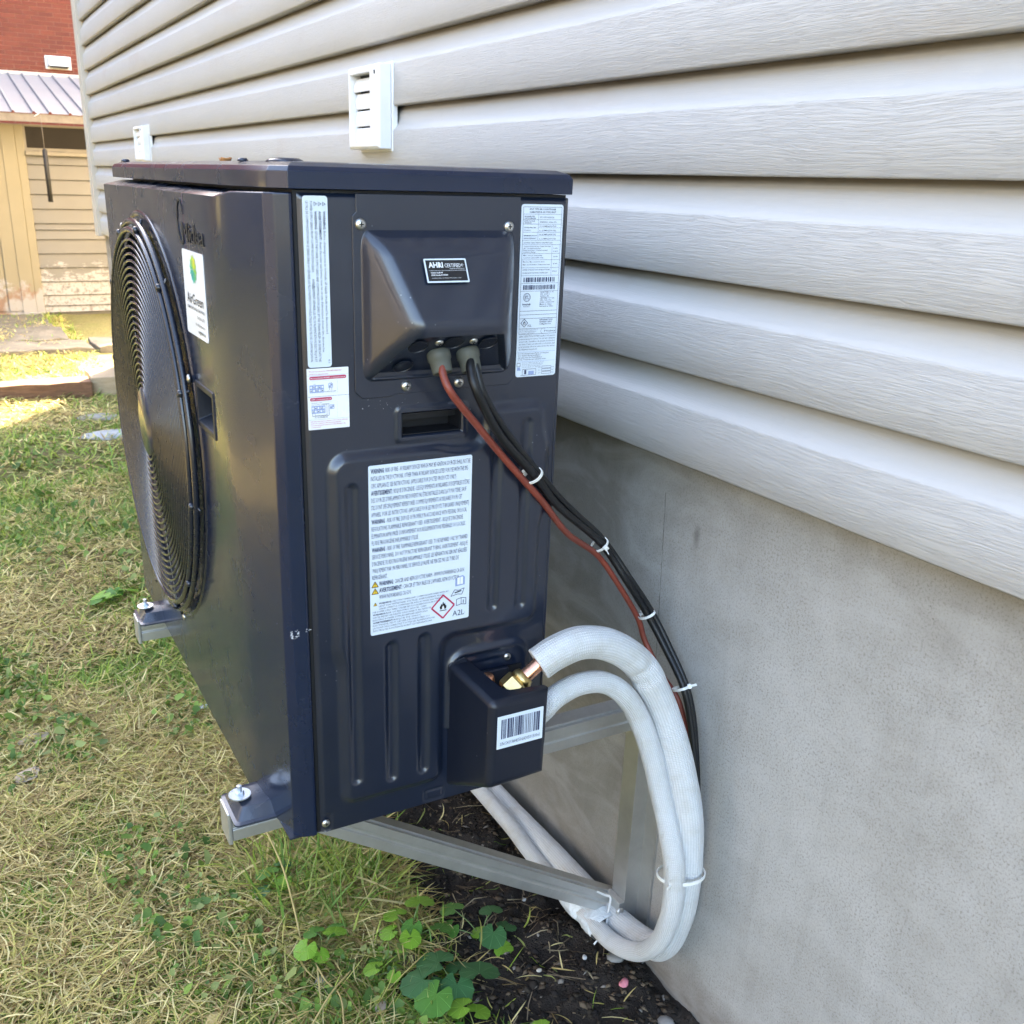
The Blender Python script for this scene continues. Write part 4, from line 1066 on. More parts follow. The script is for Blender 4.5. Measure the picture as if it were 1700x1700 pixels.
M_chip=plain('scraped_paint',(.55,.56,.58),.7,0,.1,200)
def scuff(o,u,v,n,w,h,k,seed,parent,size=.0007,ringed=False):
    r=random.Random(seed); p=Print(o,u,v,n,.0003)
    for _ in range(k):
        if ringed: a=r.uniform(0,6.28); q=r.uniform(.55,1)*w/2; x,y=q*math.cos(a),q*math.sin(a)
        else: x,y=r.gauss(0,w/3),r.gauss(0,h/3)
        s_=size*r.uniform(.3,1.5); m_=r.randint(4,6); a0=r.uniform(0,6)
        p.poly([(x+s_*r.uniform(.5,1.2)*math.cos(a0+6.283*i/m_)*r.choice([1,1.6]),y+s_*r.uniform(.4,1.0)*math.sin(a0+6.283*i/m_)) for i in range(m_)],M_chip,.00002*(_%9))
    return p.build('paint_scuff',parent)
scuff((-.5290,.0015,.2625),Vector((1,0,0)),UZ,Vector((0,-1,0)),.011,.011,34,4,unit,.0008,True)
scuff((-.515,-.0005,.2655),Vector((1,0,0)),UZ,Vector((0,-1,0)),.006,.004,10,5,unit,.0005)
scuff((-.4300,-.0022,.588-.02),Vector((1,0,0)),UZ,Vector((0,-1,0)),.03,.02,0 or 8,6,unit,.0004)
scuff((-.4180,-.0022,.503),Vector((1,0,0)),UZ,Vector((0,-1,0)),.06,.010,16,7,unit,.0004)
# ================================================================ STICKERS AND LETTERING
nS=Vector((0,-1,0))
# 1 warning strip, text reading downwards
hS=.0003
x0,x1,z0,z1=-.5045,-.4803,.5452,.7038
st=sticker('warning_strip',(x0,-.0003,z0),UX,UZ,nS,x1-x0,z1-z0,M_label,unit,.003,.0009)
p=Print((x0,-.0012,z1),-UZ,UX,nS); H=x1-x0; L=z1-z0
rows=[('WARNING:',' Before obtaining access to terminals, all supply circuits must be disconnected.',1,1,.80),('AVERTISSEMENT:',' Avant d\'accéder aux bornes, tous les circuits d\'alimentation doivent être déconnectés.',1,1,.91),
      ('WARNING:',' SEPARATE THE POWER SUPPLY LEADS AND COMMUNICATION LEADS BY THE STRAIN RELIEF OR SEGREGATE THE',1,1,.965),
      ('','POWER SUPPLY LEADS FROM COMMUNICATION LEADS.        AVERTISSEMENT: SÉPARER LES FILS D\'ALIMENTATION ÉLECTRIQUE ET',0,0,.965),
      ('','LES FILS DE COMMUNICATION PAR LE SERRE-CÂBLE OU SÉPARER LES FILS D\'ALIMENTATION ÉLECTRIQUE DES FILS DE COMMUNICATION.',0,0,.965)]
for i,(b,tx,w_,ic,endf) in enumerate(rows):
    y=H*(.80-i*.172); hh=H*.105; xx=L*.03
    if ic:
        tri_warn(p,L*.045,y+hh*.5,H*.13,None,M_ink); xx=L*.085; bw=L*(.105 if b=='WARNING:' else .165)
        p.text(b,xx,y,bw,hh,M_ink,.02); xx+=bw+L*.008
        p.text(tx.strip(),xx,y,L*endf-xx-(L*.0),hh,M_ink,0)
    else: p.text(tx,xx,y,L*endf-xx,hh,M_ink,0)
tri_warn(p,L*.515,H*(.80-3*.172)+H*.05,H*.13,None,M_ink)
p.text('E1',L*.955,H*.86,L*.02,H*.07,M_ink)
p.build('lettering',st)
# 2 red DIP switch label
x0,x1,z0,z1=-.5062,-.4632,.4832,.5442
st=sticker('wiring_label',(x0,-.0003,z0),UX,UZ,nS,x1-x0,z1-z0,M_labelw,unit,.0006,.0009)
W_=x1-x0;H_=z1-z0; p=Print((x0,-.0012,z0),UX,UZ,nS)
def band(p,x0,y0,x1,y1,m):
    r=(y1-y0)/2; pts=[]
    for cx,a in ((x1-r,-90),(x0+r,90)):
        for k in range(7): t=math.radians(a+30*k); pts.append((cx+r*math.cos(t),(y0+y1)/2+r*math.sin(t)))
    p.poly(pts,m)
p.text('Power needs to be OFF BEFORE DIP',W_*.05,H_*.945,W_*.78,H_*.022,M_red,.01); p.text('SWITCH adjustments',W_*.05,H_*.900,W_*.45,H_*.022,M_red)
p.rect(0,H_*.885,W_,H_*.888,M_blue); band(p,W_*.05,H_*.822,W_*.94,H_*.875,M_red); p.text('Non-polarity RS485 communication',W_*.08,H_*.838,W_*.83,H_*.022,M_labelw,.01,.0002)
def dip(x,y,w,h,n):
    p.rect(x,y,x+w,y+h,M_blue)
    for r_ in range(2):
        for c_ in range(n):
            cx=x+w*(c_+.5)/n; cy=y+h*(.28+.44*r_); p.rect(cx-w/n*.3,cy-h*.13,cx+w/n*.3,cy+h*.13,M_labelw,.0001)
            if (c_+r_)%2==0: p.arc(cx,cy-h*.02,w/n*.12,0,6.283,w/n*.2,M_ink,8,l=.0002)
dip(W_*.05,H_*.61,W_*.34,H_*.125,5); dip(W_*.50,H_*.68,W_*.11,H_*.07,2)
p.line((W_*.53,H_*.64),(W_*.53,H_*.68),W_*.008,M_ink); p.line((W_*.58,H_*.64),(W_*.58,H_*.68),W_*.008,M_ink)
p.text('TO INDOOR UNIT',W_*.40,H_*.612,W_*.29,H_*.016,M_ink,.02); p.text('CN6',W_*.13,H_*.745,W_*.07,H_*.014,M_ink); p.text('CN8',W_*.52,H_*.757,W_*.06,H_*.014,M_ink)
p.rect(0,H_*.545,W_,H_*.549,M_ink); band(p,W_*.05,H_*.475,W_*.58,H_*.528,M_red); p.text('24V communication',W_*.08,H_*.491,W_*.47,H_*.022,M_labelw,.01,.0002)
for q in ((W_*.05,H_*.595,W_*.72,H_*.80),(W_*.05,H_*.185,W_*.70,H_*.46)):
    for k in range(22):
        xx=q[0]+(q[2]-q[0])*k/22; p.rect(xx,q[1],xx+W_*.012,q[1]+H_*.003,M_blue); p.rect(xx,q[3],xx+W_*.012,q[3]+H_*.003,M_blue)
    for k in range(12):
        yy=q[1]+(q[3]-q[1])*k/12; p.rect(q[2],yy,q[2]+W_*.006,yy+H_*.01,M_blue)
dip(W_*.08,H_*.27,W_*.33,H_*.125,5); dip(W_*.52,H_*.33,W_*.11,H_*.07,2)
p.pline([(W_*.10,H_*.27),(W_*.10,H_*.225),(W_*.50,H_*.225),(W_*.50,H_*.42),(W_*.34,H_*.42)],W_*.008,M_ink); p.pline([(W_*.16,H_*.27),(W_*.16,H_*.235),(W_*.45,H_*.235),(W_*.45,H_*.41),(W_*.3,H_*.41)],W_*.006,M_ink)
p.text('Switch ON',W_*.08,H_*.435,W_*.25,H_*.014,M_ink); p.text('ODU BOARD',W_*.08,H_*.408,W_*.2,H_*.013,M_ink); p.text('To the TERMINAL',W_*.15,H_*.195,W_*.32,H_*.018,M_ink,.02)
p.rect(0,H_*.165,W_,H_*.168,M_blue)
for i,(tx,w_) in enumerate((('24V wires must only be connected to W1,G,Y2, etc. All wiring',.90),('must be in compliance with the wiring diagrams.',.74),('Incorrect wiring will cause irreversible damage to the',.86),('control board.',.24))):
    p.text(tx,W_*.05,H_*(.130-i*.032),W_*w_,H_*.018,M_red,.01)
p.build('lettering',st)
# 3 rating plate
x0,x1,z0,z1=-.2708,-.2202,.5208,.6995
st=sticker('rating_label',(x0,-.0003,z0),UX,UZ,nS,x1-x0,z1-z0,M_label,unit,.003,.0009)
W_=x1-x0;H_=z1-z0; p=Print((x0,-.0012,z0),UX,UZ,nS)
fr=[(W_*.04,H_*.395),(W_*.96,H_*.395),(W_*.96,H_*.985),(W_*.04,H_*.985)]; p.pline(fr,W_*.007,M_ink,True)
for yy in (.945,.915,.89,.845,.80,.775,.725,.69,.645,.60,.555,.51): p.rect(W_*.04,H_*yy,W_*.96,H_*yy+W_*.005,M_ink)
for yy in (.87,.825): p.rect(W_*.40,H_*yy,W_*.96,H_*yy+W_*.004,M_ink)
p.rect(W_*.40,H_*.80,W_*.405,H_*.945,M_ink); p.rect(W_*.76,H_*.60,W_*.765,H_*.775,M_ink)
p.text('SPLIT TYPE AIR CONDITIONER',W_*.18,H_*.969,W_*.64,H_*.009,M_ink,.02); p.text('CLIMATISEUR DE TYPE SPLIT',W_*.18,H_*.953,W_*.64,H_*.009,M_ink,.02)
T=[('MODEL/MODÈLE',.07,.930,.24),('UNIT EXTÉRIEURE',.07,.919,.27),('RATED VOLTAGE',.07,.904,.25),('TENSION',.07,.894,.16),('DESIGN PRESSURE',.07,.868,.28),('Pression',.07,.854,.16),('MINIMUM CIRCUIT',.07,.823,.31),('REFRIGERANT',.07,.808,.30),
   ('208/230V~ 60Hz 1Ph',.44,.899,.40),('H: 4.3MPa(624 PSI)',.44,.876,.40),('L: 2.0MPa(290 PSI)',.44,.852,.40),('H: 4.3MPa(624 PSI)',.44,.830,.40),('L: 2.0MPa(290 PSI)',.44,.806,.40),
   ('ELECTRICAL CHARACTERISTICS/ CARACTÉRISTIQUES',.07,.783,.70),('Compressor locked rotor amps / Courant rotor bloqué',.07,.763,.66),('du compresseur',.07,.752,.42),('Rated load amps / Courant nominal',.07,.741,.58),('à pleine charge',.07,.731,.30),
   ('Min. circuit ampacity',.07,.712,.46),('Courant admissible min.',.07,.699,.50),('Max. fuse / Max. overcurrent device',.07,.676,.52),('Max. circuit breaker / Disjoncteur max',.07,.660,.66),('DEGREE OF PROTECTION CAUSED BY WATER',.07,.630,.66),('DEGRÉ DE PROTECTION CONTRE L\'EAU',.07,.612,.62),
   ('1.30A',.80,.752,.10),('12.40A',.79,.735,.12),('20.0A',.80,.705,.11),('25.0A',.80,.664,.11),('IPX4',.80,.620,.10)]
for tx,x,y,w_ in T: p.text(tx,W_*x,H_*y,W_*w_,H_*.0075,M_ink,.01)
p.text('MC11HU-H20B-2A',W_*.44,H_*.924,W_*.34,H_*.010,M_ink)
p.barcode(W_*.10,H_*.563,W_*.88,H_*.590,M_ink,3,30); p.barcode(W_*.10,H_*.519,W_*.88,H_*.546,M_ink,5,34)
cx,cy,r=W_*.20,H_*.475,W_*.085
p.arc(cx,cy,r,0,6.283,r*.10,M_ink,32); p.arc(cx,cy,r*.82,0,6.283,r*.05,M_ink,32); p.text('ETL',cx-r*.55,cy-r*.4,r*1.1,r*.85,M_ink,.02)
p.text('Intertek',W_*.10,H_*.430,W_*.2,H_*.011,M_ink,.03); p.text('3077301',W_*.12,H_*.418,W_*.15,H_*.009,M_ink)
for i,(tx,w_) in enumerate((('CONFORMS TO UL',.34),('STD. 60335-1,',.25),('60335-2-40',.22),('CERTIFIED TO CSA',.36),('STD. C22.2 No.',.30),('60335-1, 60335-2-40',.36),('Made in China',.30),('Fabriqué en Chine',.34))): p.text(tx,W_*.52,H_*(.500-i*.0118),W_*w_,H_*.0080,M_ink,.01)
# lower half below the frame is built from the same strip: gas mark, maker's mark, leak text, charge table
p.rect(W_*.04,H_*.372,W_*.96,H_*.374,M_ink)
def flame(p,cx,cy,s,m,l=.0001):
    p.poly([(cx-.30*s,cy-.28*s),(cx-.36*s,cy-.02*s),(cx-.24*s,cy+.12*s),(cx-.20*s,cy+.30*s),(cx-.08*s,cy+.18*s),(cx+.0*s,cy+.52*s),(cx+.12*s,cy+.20*s),(cx+.20*s,cy+.34*s),(cx+.26*s,cy+.10*s),(cx+.38*s,cy+.0*s),(cx+.30*s,cy-.28*s)],m,l)
    p.poly([(cx-.12*s,cy-.28*s),(cx-.10*s,cy-.10*s),(cx,cy+.12*s),(cx+.10*s,cy-.08*s),(cx+.13*s,cy-.28*s)],M_labelw,l+.0001)
    p.rect(cx-.36*s,cy-.46*s,cx+.36*s,cy-.38*s,m,l)
def diamond(p,cx,cy,s,m,w): p.pline([(cx,cy-s),(cx+s,cy),(cx,cy+s),(cx-s,cy)],w,m,True)
def midea(p,x,y,h,m,w=None):
    """arc sweeping into the M, then the small letters"""
    w=w or h*3.0
    cx,cy,r=x+w*.155,y+h*.50,h*.86
    p.arc(x+w*.16,cy,w*.16,math.radians(25),math.radians(300),h*.10,m,28,ry=h*1.5,w1=h*.2)
    p.text('Midea',x+w*.23,y,w*.77,h,m,.0,.0002,3)
p.rect(W_*.04,H_*.350,W_*.96,H_*.352,M_ink)
diamond(p,W_*.16,H_*.325,W_*.085,M_ink,W_*.012); flame(p,W_*.16,H_*.326,W_*.085,M_ink); p.text('A2L',W_*.24,H_*.302,W_*.10,H_*.014,M_ink)
for i,tx in enumerate(('REFRIGERANT R454B','REFRIGERANT CHARGE','1.08kg/38.10oz')): p.text(tx,W_*.54,H_*(.337-i*.0125),W_*(.32-.02*i),H_*.0085,M_ink,.01)
p.rect(W_*.04,H_*.290,W_*.96,H_*.292,M_ink); p.pline([(W_*.04,H_*.395),(W_*.04,H_*.258),(W_*.96,H_*.258),(W_*.96,H_*.395)],W_*.007,M_ink)
for i in range(3): p.text('GD Air-Conditioning Equipment Co.,Ltd.'[i*3:34-i*4],W_*.06,H_*(.281-i*.0095),W_*(.46-.05*i),H_*.006,M_ink)
midea(p,W_*.58,H_*.268,H_*.011,M_ink,W_*.36)
for i,(tx,w_) in enumerate((('LEAK DETECTION SYSTEM installed. Unit must be',.90),('powered except for service. For unit with refrigerant',.90),('sensor only. / Installation du système de détection',.90),('des fuites. L\'unité sera alimentée en électricité, sauf',.90),('pour l\'entretien. (Pour les unités dotées d\'un capteur',.90),('de réfrigérant uniquement).',.46))): p.text(tx,W_*.05,H_*(.240-i*.0155),W_*w_,H_*.0105,M_ink)
p.rect(W_*.02,H_*.150,W_*.97,H_*.1515,M_blue)
for i,(tx,w_) in enumerate((('① = Precharged part (Partie préchargée)',.76),('② = Added during installation',.56),('     Ajouté lors de l\'installation',.60),('①+② = Total amount / Quantité totale',.70))): p.text(tx,W_*.04,H_*(.138-i*.012),W_*w_,H_*.0078,M_ink,.01)
p.rect(W_*.02,H_*.092,W_*.97,H_*.0935,M_blue)
for i in range(4): p.text('To be recorded on this label by the installer'[i*2:40-i*5],W_*.15,H_*(.083-i*.009),W_*(.55-.03*i),H_*.0055,M_ink)
p.pline([(W_*.02,H_*.085),(W_*.10,H_*.085),(W_*.10,H_*.065),(W_*.02,H_*.065)],W_*.008,M_ink,True); p.poly([(W_*.03,H_*.04),(W_*.12,H_*.04),(W_*.09,H_*.06),(W_*.03,H_*.06)],M_blue)
p.pline([(W_*.12,H_*.01),(W_*.50,H_*.01),(W_*.50,H_*.046),(W_*.16,H_*.046),(W_*.16,H_*.01)],W_*.008,M_ink); p.rect(W_*.21,H_*.016,W_*.26,H_*.042,M_ink); p.rect(W_*.31,H_*.012,W_*.45,H_*.034,M_blue)
for i in range(3): p.pline([(W_*.65,H_*(.012+i*.017)),(W_*.88,H_*(.012+i*.017)),(W_*.88,H_*(.025+i*.017)),(W_*.65,H_*(.025+i*.017))],W_*.007,M_ink,True); p.text('kg',W_*.90,H_*(.016+i*.017),W_*.05,H_*.006,M_ink); p.text('①=',W_*.56,H_*(.015+i*.017),W_*.06,H_*.007,M_ink)
p.build('lettering',st)
# 4 big warning label
x0,x1,z0,z1=-.4462,-.3252,.2472,.4412
st=sticker('warning_label',(x0,-.0068,z0),UX,UZ,nS,x1-x0,z1-z0,M_label,unit,.002,.0009)
W_=x1-x0;H_=z1-z0; p=Print((x0,-.0077,z0),UX,UZ,nS)
RW=[('WARNING:','RISK OF FIRE - AUXILIARY DEVICES WHICH MAY BE IGNITION SOURCES SHALL NOT BE',.98,0),('','INSTALLED IN THE DUCTWORK, OTHER THAN AUXILIARY DEVICES LISTED FOR USE WITH THE SPE-',.96,0),('','CIFIC APPLIANCE. SEE INSTRUCTIONS. (APPLICABLE FOR DUCTED PRODUCTS ONLY)',.84,0),
 ('AVERTISSEMENT:','RISQUE D\'INCENDIE - LES ÉQUIPEMENTS AUXILIAIRES SUSCEPTIBLES D\'ÊTRE',.975,0),('','DES SOURCES D\'INFLAMMATION NE DOIVENT PAS ÊTRE INSTALLÉS DANS LA TUYAUTERIE, SAUF',.945,0),('','S\'ILS SONT SPÉCIFIQUEMENT RÉPERTORIÉS COMME ÉQUIPEMENTS AUXILIAIRES POUR CET',.905,0),('','APPAREIL. VOIR LES INSTRUCTIONS. (APPLICABLE POUR LES PRODUITS TUBULAIRES UNIQUEMENT)',.975,0),
 ('WARNING','- RISK OF FIRE. DISPOSE OF PROPERLY IN ACCORDANCE WITH FEDERAL OR LOCAL',.955,0),('','REGULATIONS. FLAMMABLE REFRIGERANT USED. AVERTISSEMENT - RISQUE D\'INCENDIE.',.92,0),('','ÉLIMINATION APPROPRIÉE CONFORMÉMENT AUX RÉGLEMENTATIONS FÉDÉRALES OU LOCALES.',.945,0),('','FLUIDE FRIGORIGÈNE INFLAMMABLE UTILISÉ.',.47,0),
 ('WARNING','- RISK OF FIRE. FLAMMABLE REFRIGERANT USED. TO BE REPAIRED ONLY BY TRAINED',.97,0),('','SERVICE PERSONNEL. DO NOT PUNCTURE REFRIGERANT TUBING. AVERTISSEMENT - RISQUE',.97,0),('','D\'INCENDIE. FLUIDE FRIGORIGÈNE INFLAMMABLE UTILISÉ. LES RÉPARATIONS SERONT RÉALISÉES',.965,0),('','UNIQUEMENT PAR UN PERSONNEL DE SERVICE QUALIFIÉ. NE PERCEZ PAS LES TUBES DE',.88,0),('','RÉFRIGÉRANT.',.165,0),
 ('WARNING:','CANCER AND REPRODUCTIVE HARM - WWW.P65WARNINGS.CA.GOV.',.945,1),('AVERTISSEMENT:','CANCER ET TROUBLES DE L\'APPAREIL REPRODUCTEUR -',.90,1),('','WWW.P65WARNINGS.CA.GOV.',.40,2)]
lh=.0410; y=.957
for b,tx,endf,ic in RW:
    hh=H_*.0265; xx=.02 if ic==0 else .085
    if ic==1: tri_warn(p,W_*.045,H_*y+hh*.45,H_*.036,M_yellow,M_black)
    if b:
        bw=.125 if b.startswith('WARN') and ic==0 else (.20 if ic==0 else (.14 if b.startswith('WARN') else .225)); p.text(b,W_*xx,H_*y,W_*bw,hh,M_ink,.028); xx+=bw+.012
    p.text(tx,W_*xx,H_*y,W_*(endf-xx),hh,M_ink,.0)
    y-=lh
y=.957-lh*19+.010
SM=[('WARNING:',' USE SUPPLY WIRES AND COMMUNICATE WIRES WITH AT',.78,1),('','LEAST 300V WITHSTAND VOLTAGE. AVERTISSEMENT: FILS ET',.735,.08),('','CÂBLES OFFERTS À COMMUNIQUER AVEC AU MOINS 300V TENSION.',.73,.08),('','USE COPPER SUPPLY WIRES. UTILISER DES FILS D\'ALIMENTATION EN CUIVRE.',.70,.02),
 ('WARNING:',' RISK OF ELECTRIC SHOCK, CAN',.55,0),('','CAUSE INJURY OR DEATH: DISCONNECT ALL REMOTE',.60,.02),('','ELECTRIC POWER SUPPLIES BEFORE SERVICING.',.57,.02),('AVERTISSEMENT:',' RISQUE DE CHOC',.50,0),('','ÉLECTRIQUE, PEUT CAUSER DES BLESSURES OU',.585,.02),('','LA MORT: DÉCONNECTEZ TOUTES LES ALIMENTATIONS',.64,.02),('','ÉLECTRIQUES À DISTANCE AVANT LES RÉPARATIONS.',.615,.02)]
sp_=(y-.012)/10.6
for b,tx,endf,xs_ in SM:
    hh=H_*.0105; xx=.08 if xs_==1 else (.02 if xs_==0 else xs_)
    if xs_==1: tri_warn(p,W_*.045,H_*y+hh*.4,H_*.020,M_yellow,M_black)
    if b: bw=.125 if b[0]=='W' else .20; p.text(b,W_*xx,H_*y,W_*bw,hh,M_ink,.03); xx+=bw+.005
    p.text(tx.strip(),W_*xx,H_*y,W_*(endf-xx),hh,M_ink,.0); y-=sp_
diamond(p,W_*.725,H_*.100,W_*.118,M_red,W_*.016); flame(p,W_*.725,H_*.102,W_*.098,M_black); p.text('A2L',W_*.825,H_*.026,W_*.125,H_*.036,M_ink,.0,0,3); p.text('A1',W_*.945,H_*.035,W_*.015,H_*.006,M_ink)
# open books
bx,by=W_*.90,H_*.236
p.poly([(bx-W_*.05,by-H_*.022),(bx+W_*.05,by-H_*.018),(bx+W_*.05,by+H_*.030),(bx+W_*.03,by+H_*.042),(bx-W_*.03,by+H_*.036),(bx-W_*.05,by+H_*.022)],M_blue)
p.rect(bx-W_*.030,by-H_*.012,bx-W_*.002,by+H_*.032,M_labelw,.0001); p.rect(bx+W_*.002,by-H_*.012,bx+W_*.030,by+H_*.034,M_labelw,.0001)
bx,by=W_*.875,H_*.174; p.pline([(bx-W_*.07,by-H_*.018),(bx-W_*.03,by+H_*.020),(bx+W_*.01,by+H_*.012),(bx+W_*.07,by+H_*.022),(bx+W_*.045,by-H_*.016),(bx,by-H_*.010)],W_*.006,M_ink,True); p.line((bx-W_*.03,by-H_*.0),(bx+W_*.04,by+H_*.008),W_*.012,M_black,.0001)
bx,by=W_*.915,H_*.110; p.pline([(bx-W_*.05,by-H_*.020),(bx,by-H_*.014),(bx+W_*.05,by-H_*.020),(bx+W_*.05,by+H_*.022),(bx,by+H_*.026),(bx-W_*.05,by+H_*.020)],W_*.006,M_ink,True); p.line((bx,by-H_*.014),(bx,by+H_*.026),W_*.005,M_ink); p.text('i',bx+W_*.018,by-H_*.008,W_*.010,H_*.022,M_ink,.05)
p.build('lettering',st)
# 5 small certificate label on the sloping hood
sl=Vector((0,-.046,-.071)).normalized(); nh=UX.cross(-sl).normalized()
if nh.y>0: nh=-nh
sl=Vector((0,-.50,-1.0)).normalized(); nh=Vector((0,-1.0,.50)).normalized()
o_=Vector((-.3955,-.0290,.6475))+sl*.0235
o_=o_+nh*.0018
st=sticker('certification_label',o_,UX,-sl,nh,.0455,.0240,M_label,unit,.001,.0003)
p=Print(o_+nh*.0003,UX,-sl,nh,.0002); p.rect(.0015,.0015,.0440,.0225,M_black); l=.0002
p.text('AHRI',.004,.0150,.0155,.0055,M_labelw,.03,l); p.text('CERTIFIED®',.0210,.0150,.0210,.0042,M_labelw,.0,l); p.text('www.ahridirectory.org',.026,.0132,.016,.0012,M_labelw,0,l)
p.rect(.004,.0118,.0435,.0120,M_labelw,l); p.text('Unitary Small HP',.005,.0092,.013,.0014,M_labelw,.03,l); p.text('AHRI Standard 210/240',.005,.0068,.018,.0014,M_labelw,.03,l); p.text('Certification applies only when the complete system is listed.',.005,.0040,.032,.0010,M_labelw,0,l)
p.build('lettering',st)
# 6 serial number label on the valve cover
x0,x1,z0,z1=-.3262,-.2658,.1135,.1555
st=sticker('serial_label',(x0,-.0856,z0),UX,UZ,nS,x1-x0,z1-z0,M_label,unit,.0005,.0004)
W_=x1-x0;H_=z1-z0; p=Print((x0,-.0861,z0),UX,UZ,nS); p.barcode(W_*.08,H_*.30,W_*.93,H_*.90,M_ink,9,30); p.text('S/N 541U844S506A3050150061',W_*.06,H_*.10,W_*.88,H_*.11,M_ink)
p.build('lettering',st)
# 7 installer's sticker on the front, raised maker's name above it
nF=Vector((-1,0,0)); uF=Vector((0,-1,0))
st=sticker('installer_sticker',(XF-.0002,.2860,.5435),uF,UZ,nF,.1035,.0948,M_labelw,unit,.004,.0005)
p=Print((XF-.0008,.2860,.5435),uF,UZ,nF); W_=.1035;H_=.0948
gcol=[(.02,.42,.42),(.03,.45,.38),(.05,.50,.28),(.12,.55,.18),(.30,.62,.10),(.52,.68,.05),(.75,.76,.05),(.62,.72,.05),(.40,.66,.08),(.20,.58,.14),(.06,.50,.25),(.03,.46,.35)]
gm=[plain('logo_tone',c,.4,0,.02) for c in gcol]
cx,cy=W_*.53,H_*.795; R1=H_*.165
for k in range(12):
    a=-math.pi*.72+2*math.pi*k/12; m=gm[k]; c_,s1=math.cos(a),math.sin(a)
    p.line((cx+c_*R1*.12,cy+s1*R1*.12),(cx+c_*R1,cy+s1*R1),R1*.17,m,l=.00002*k)
    for sg in (-1,1):
        b=a+sg*.5; q=(cx+c_*R1*.52,cy+s1*R1*.52); p.line(q,(q[0]+math.cos(b)*R1*.36,q[1]+math.sin(b)*R1*.36),R1*.12,m,l=.00001+.00002*k)
p.text('AirGreen',W_*.13,H_*.385,W_*.76,H_*.125,M_black,.0,0,3)
p.text('CLIMATISATION & CHAUFFAGE',W_*.10,H_*.315,W_*.82,H_*.035,M_black,.01); p.text('514-360-2670',W_*.56,H_*.225,W_*.34,H_*.040,M_black); p.text('sales@airgreen.ca',W_*.46,H_*.140,W_*.44,H_*.040,M_black); p.text('airgreen.ca',W_*.58,H_*.060,W_*.32,H_*.045,M_black,.02)
p.build('lettering',st)
p=Print((XF-.0002,.3000,.6425),uF,UZ,nF,.0008)
M_embl=plain('black_raised_lettering',(.008,.008,.010),.3,0,.05)
p.arc(.0185,.0255,.0165,math.radians(20),math.radians(305),.0022,M_embl,36,ry=.0235,w1=.0045); p.text('Midea',.0250,.0045,.1030,.0215,M_embl,.0,.0002,3)
mk=p.build('maker_name',unit); so=mk.modifiers.new('s','SOLIDIFY'); so.thickness=.0007; so.offset=-1

# a dry leaf caught on the top cover
M_dry=plain('dry_orange_leaf',(.55,.24,.08),.7,0,.3,40)
def dryleaf(name,label,c,s,rz,mat,curl=.5,grp=None,flat=0):
    t_=None; r=random.Random(int(c[0]*1e4)+5); V=[];F=[];n=7
    for i in range(n):
        t=i/(n-1); w=s*.34*math.sin(math.pi*min(1,t*.93+.05))**.8*(1+.15*(i%2))
        for j in (-1,0,1):
            x=s*(t-.5); y=j*w; z=s*(curl*(abs(j)*.22)+curl*.5*(t-.45)**2+.02*((i*3+j)%3))
            V.append((c[0]+x*math.cos(rz)-y*math.sin(rz),c[1]+x*math.sin(rz)+y*math.cos(rz),c[2]+z))
    for i in range(n-1):
        for j in range(2): a_=i*3+j; F.append((a_,a_+1,a_+4,a_+3))
    o=mobj(name,V,F,mat,None,smooth=True,origin=c); s_=o.modifiers.new('s','SOLIDIFY'); s_.thickness=.0006
    return tag(o,label,'leaf',grp)
dryleaf('dry_leaf','curled orange brown dry leaf lying on top of the heat pump',(-.475,.385,.7330),.020,.6,M_dry,.8)

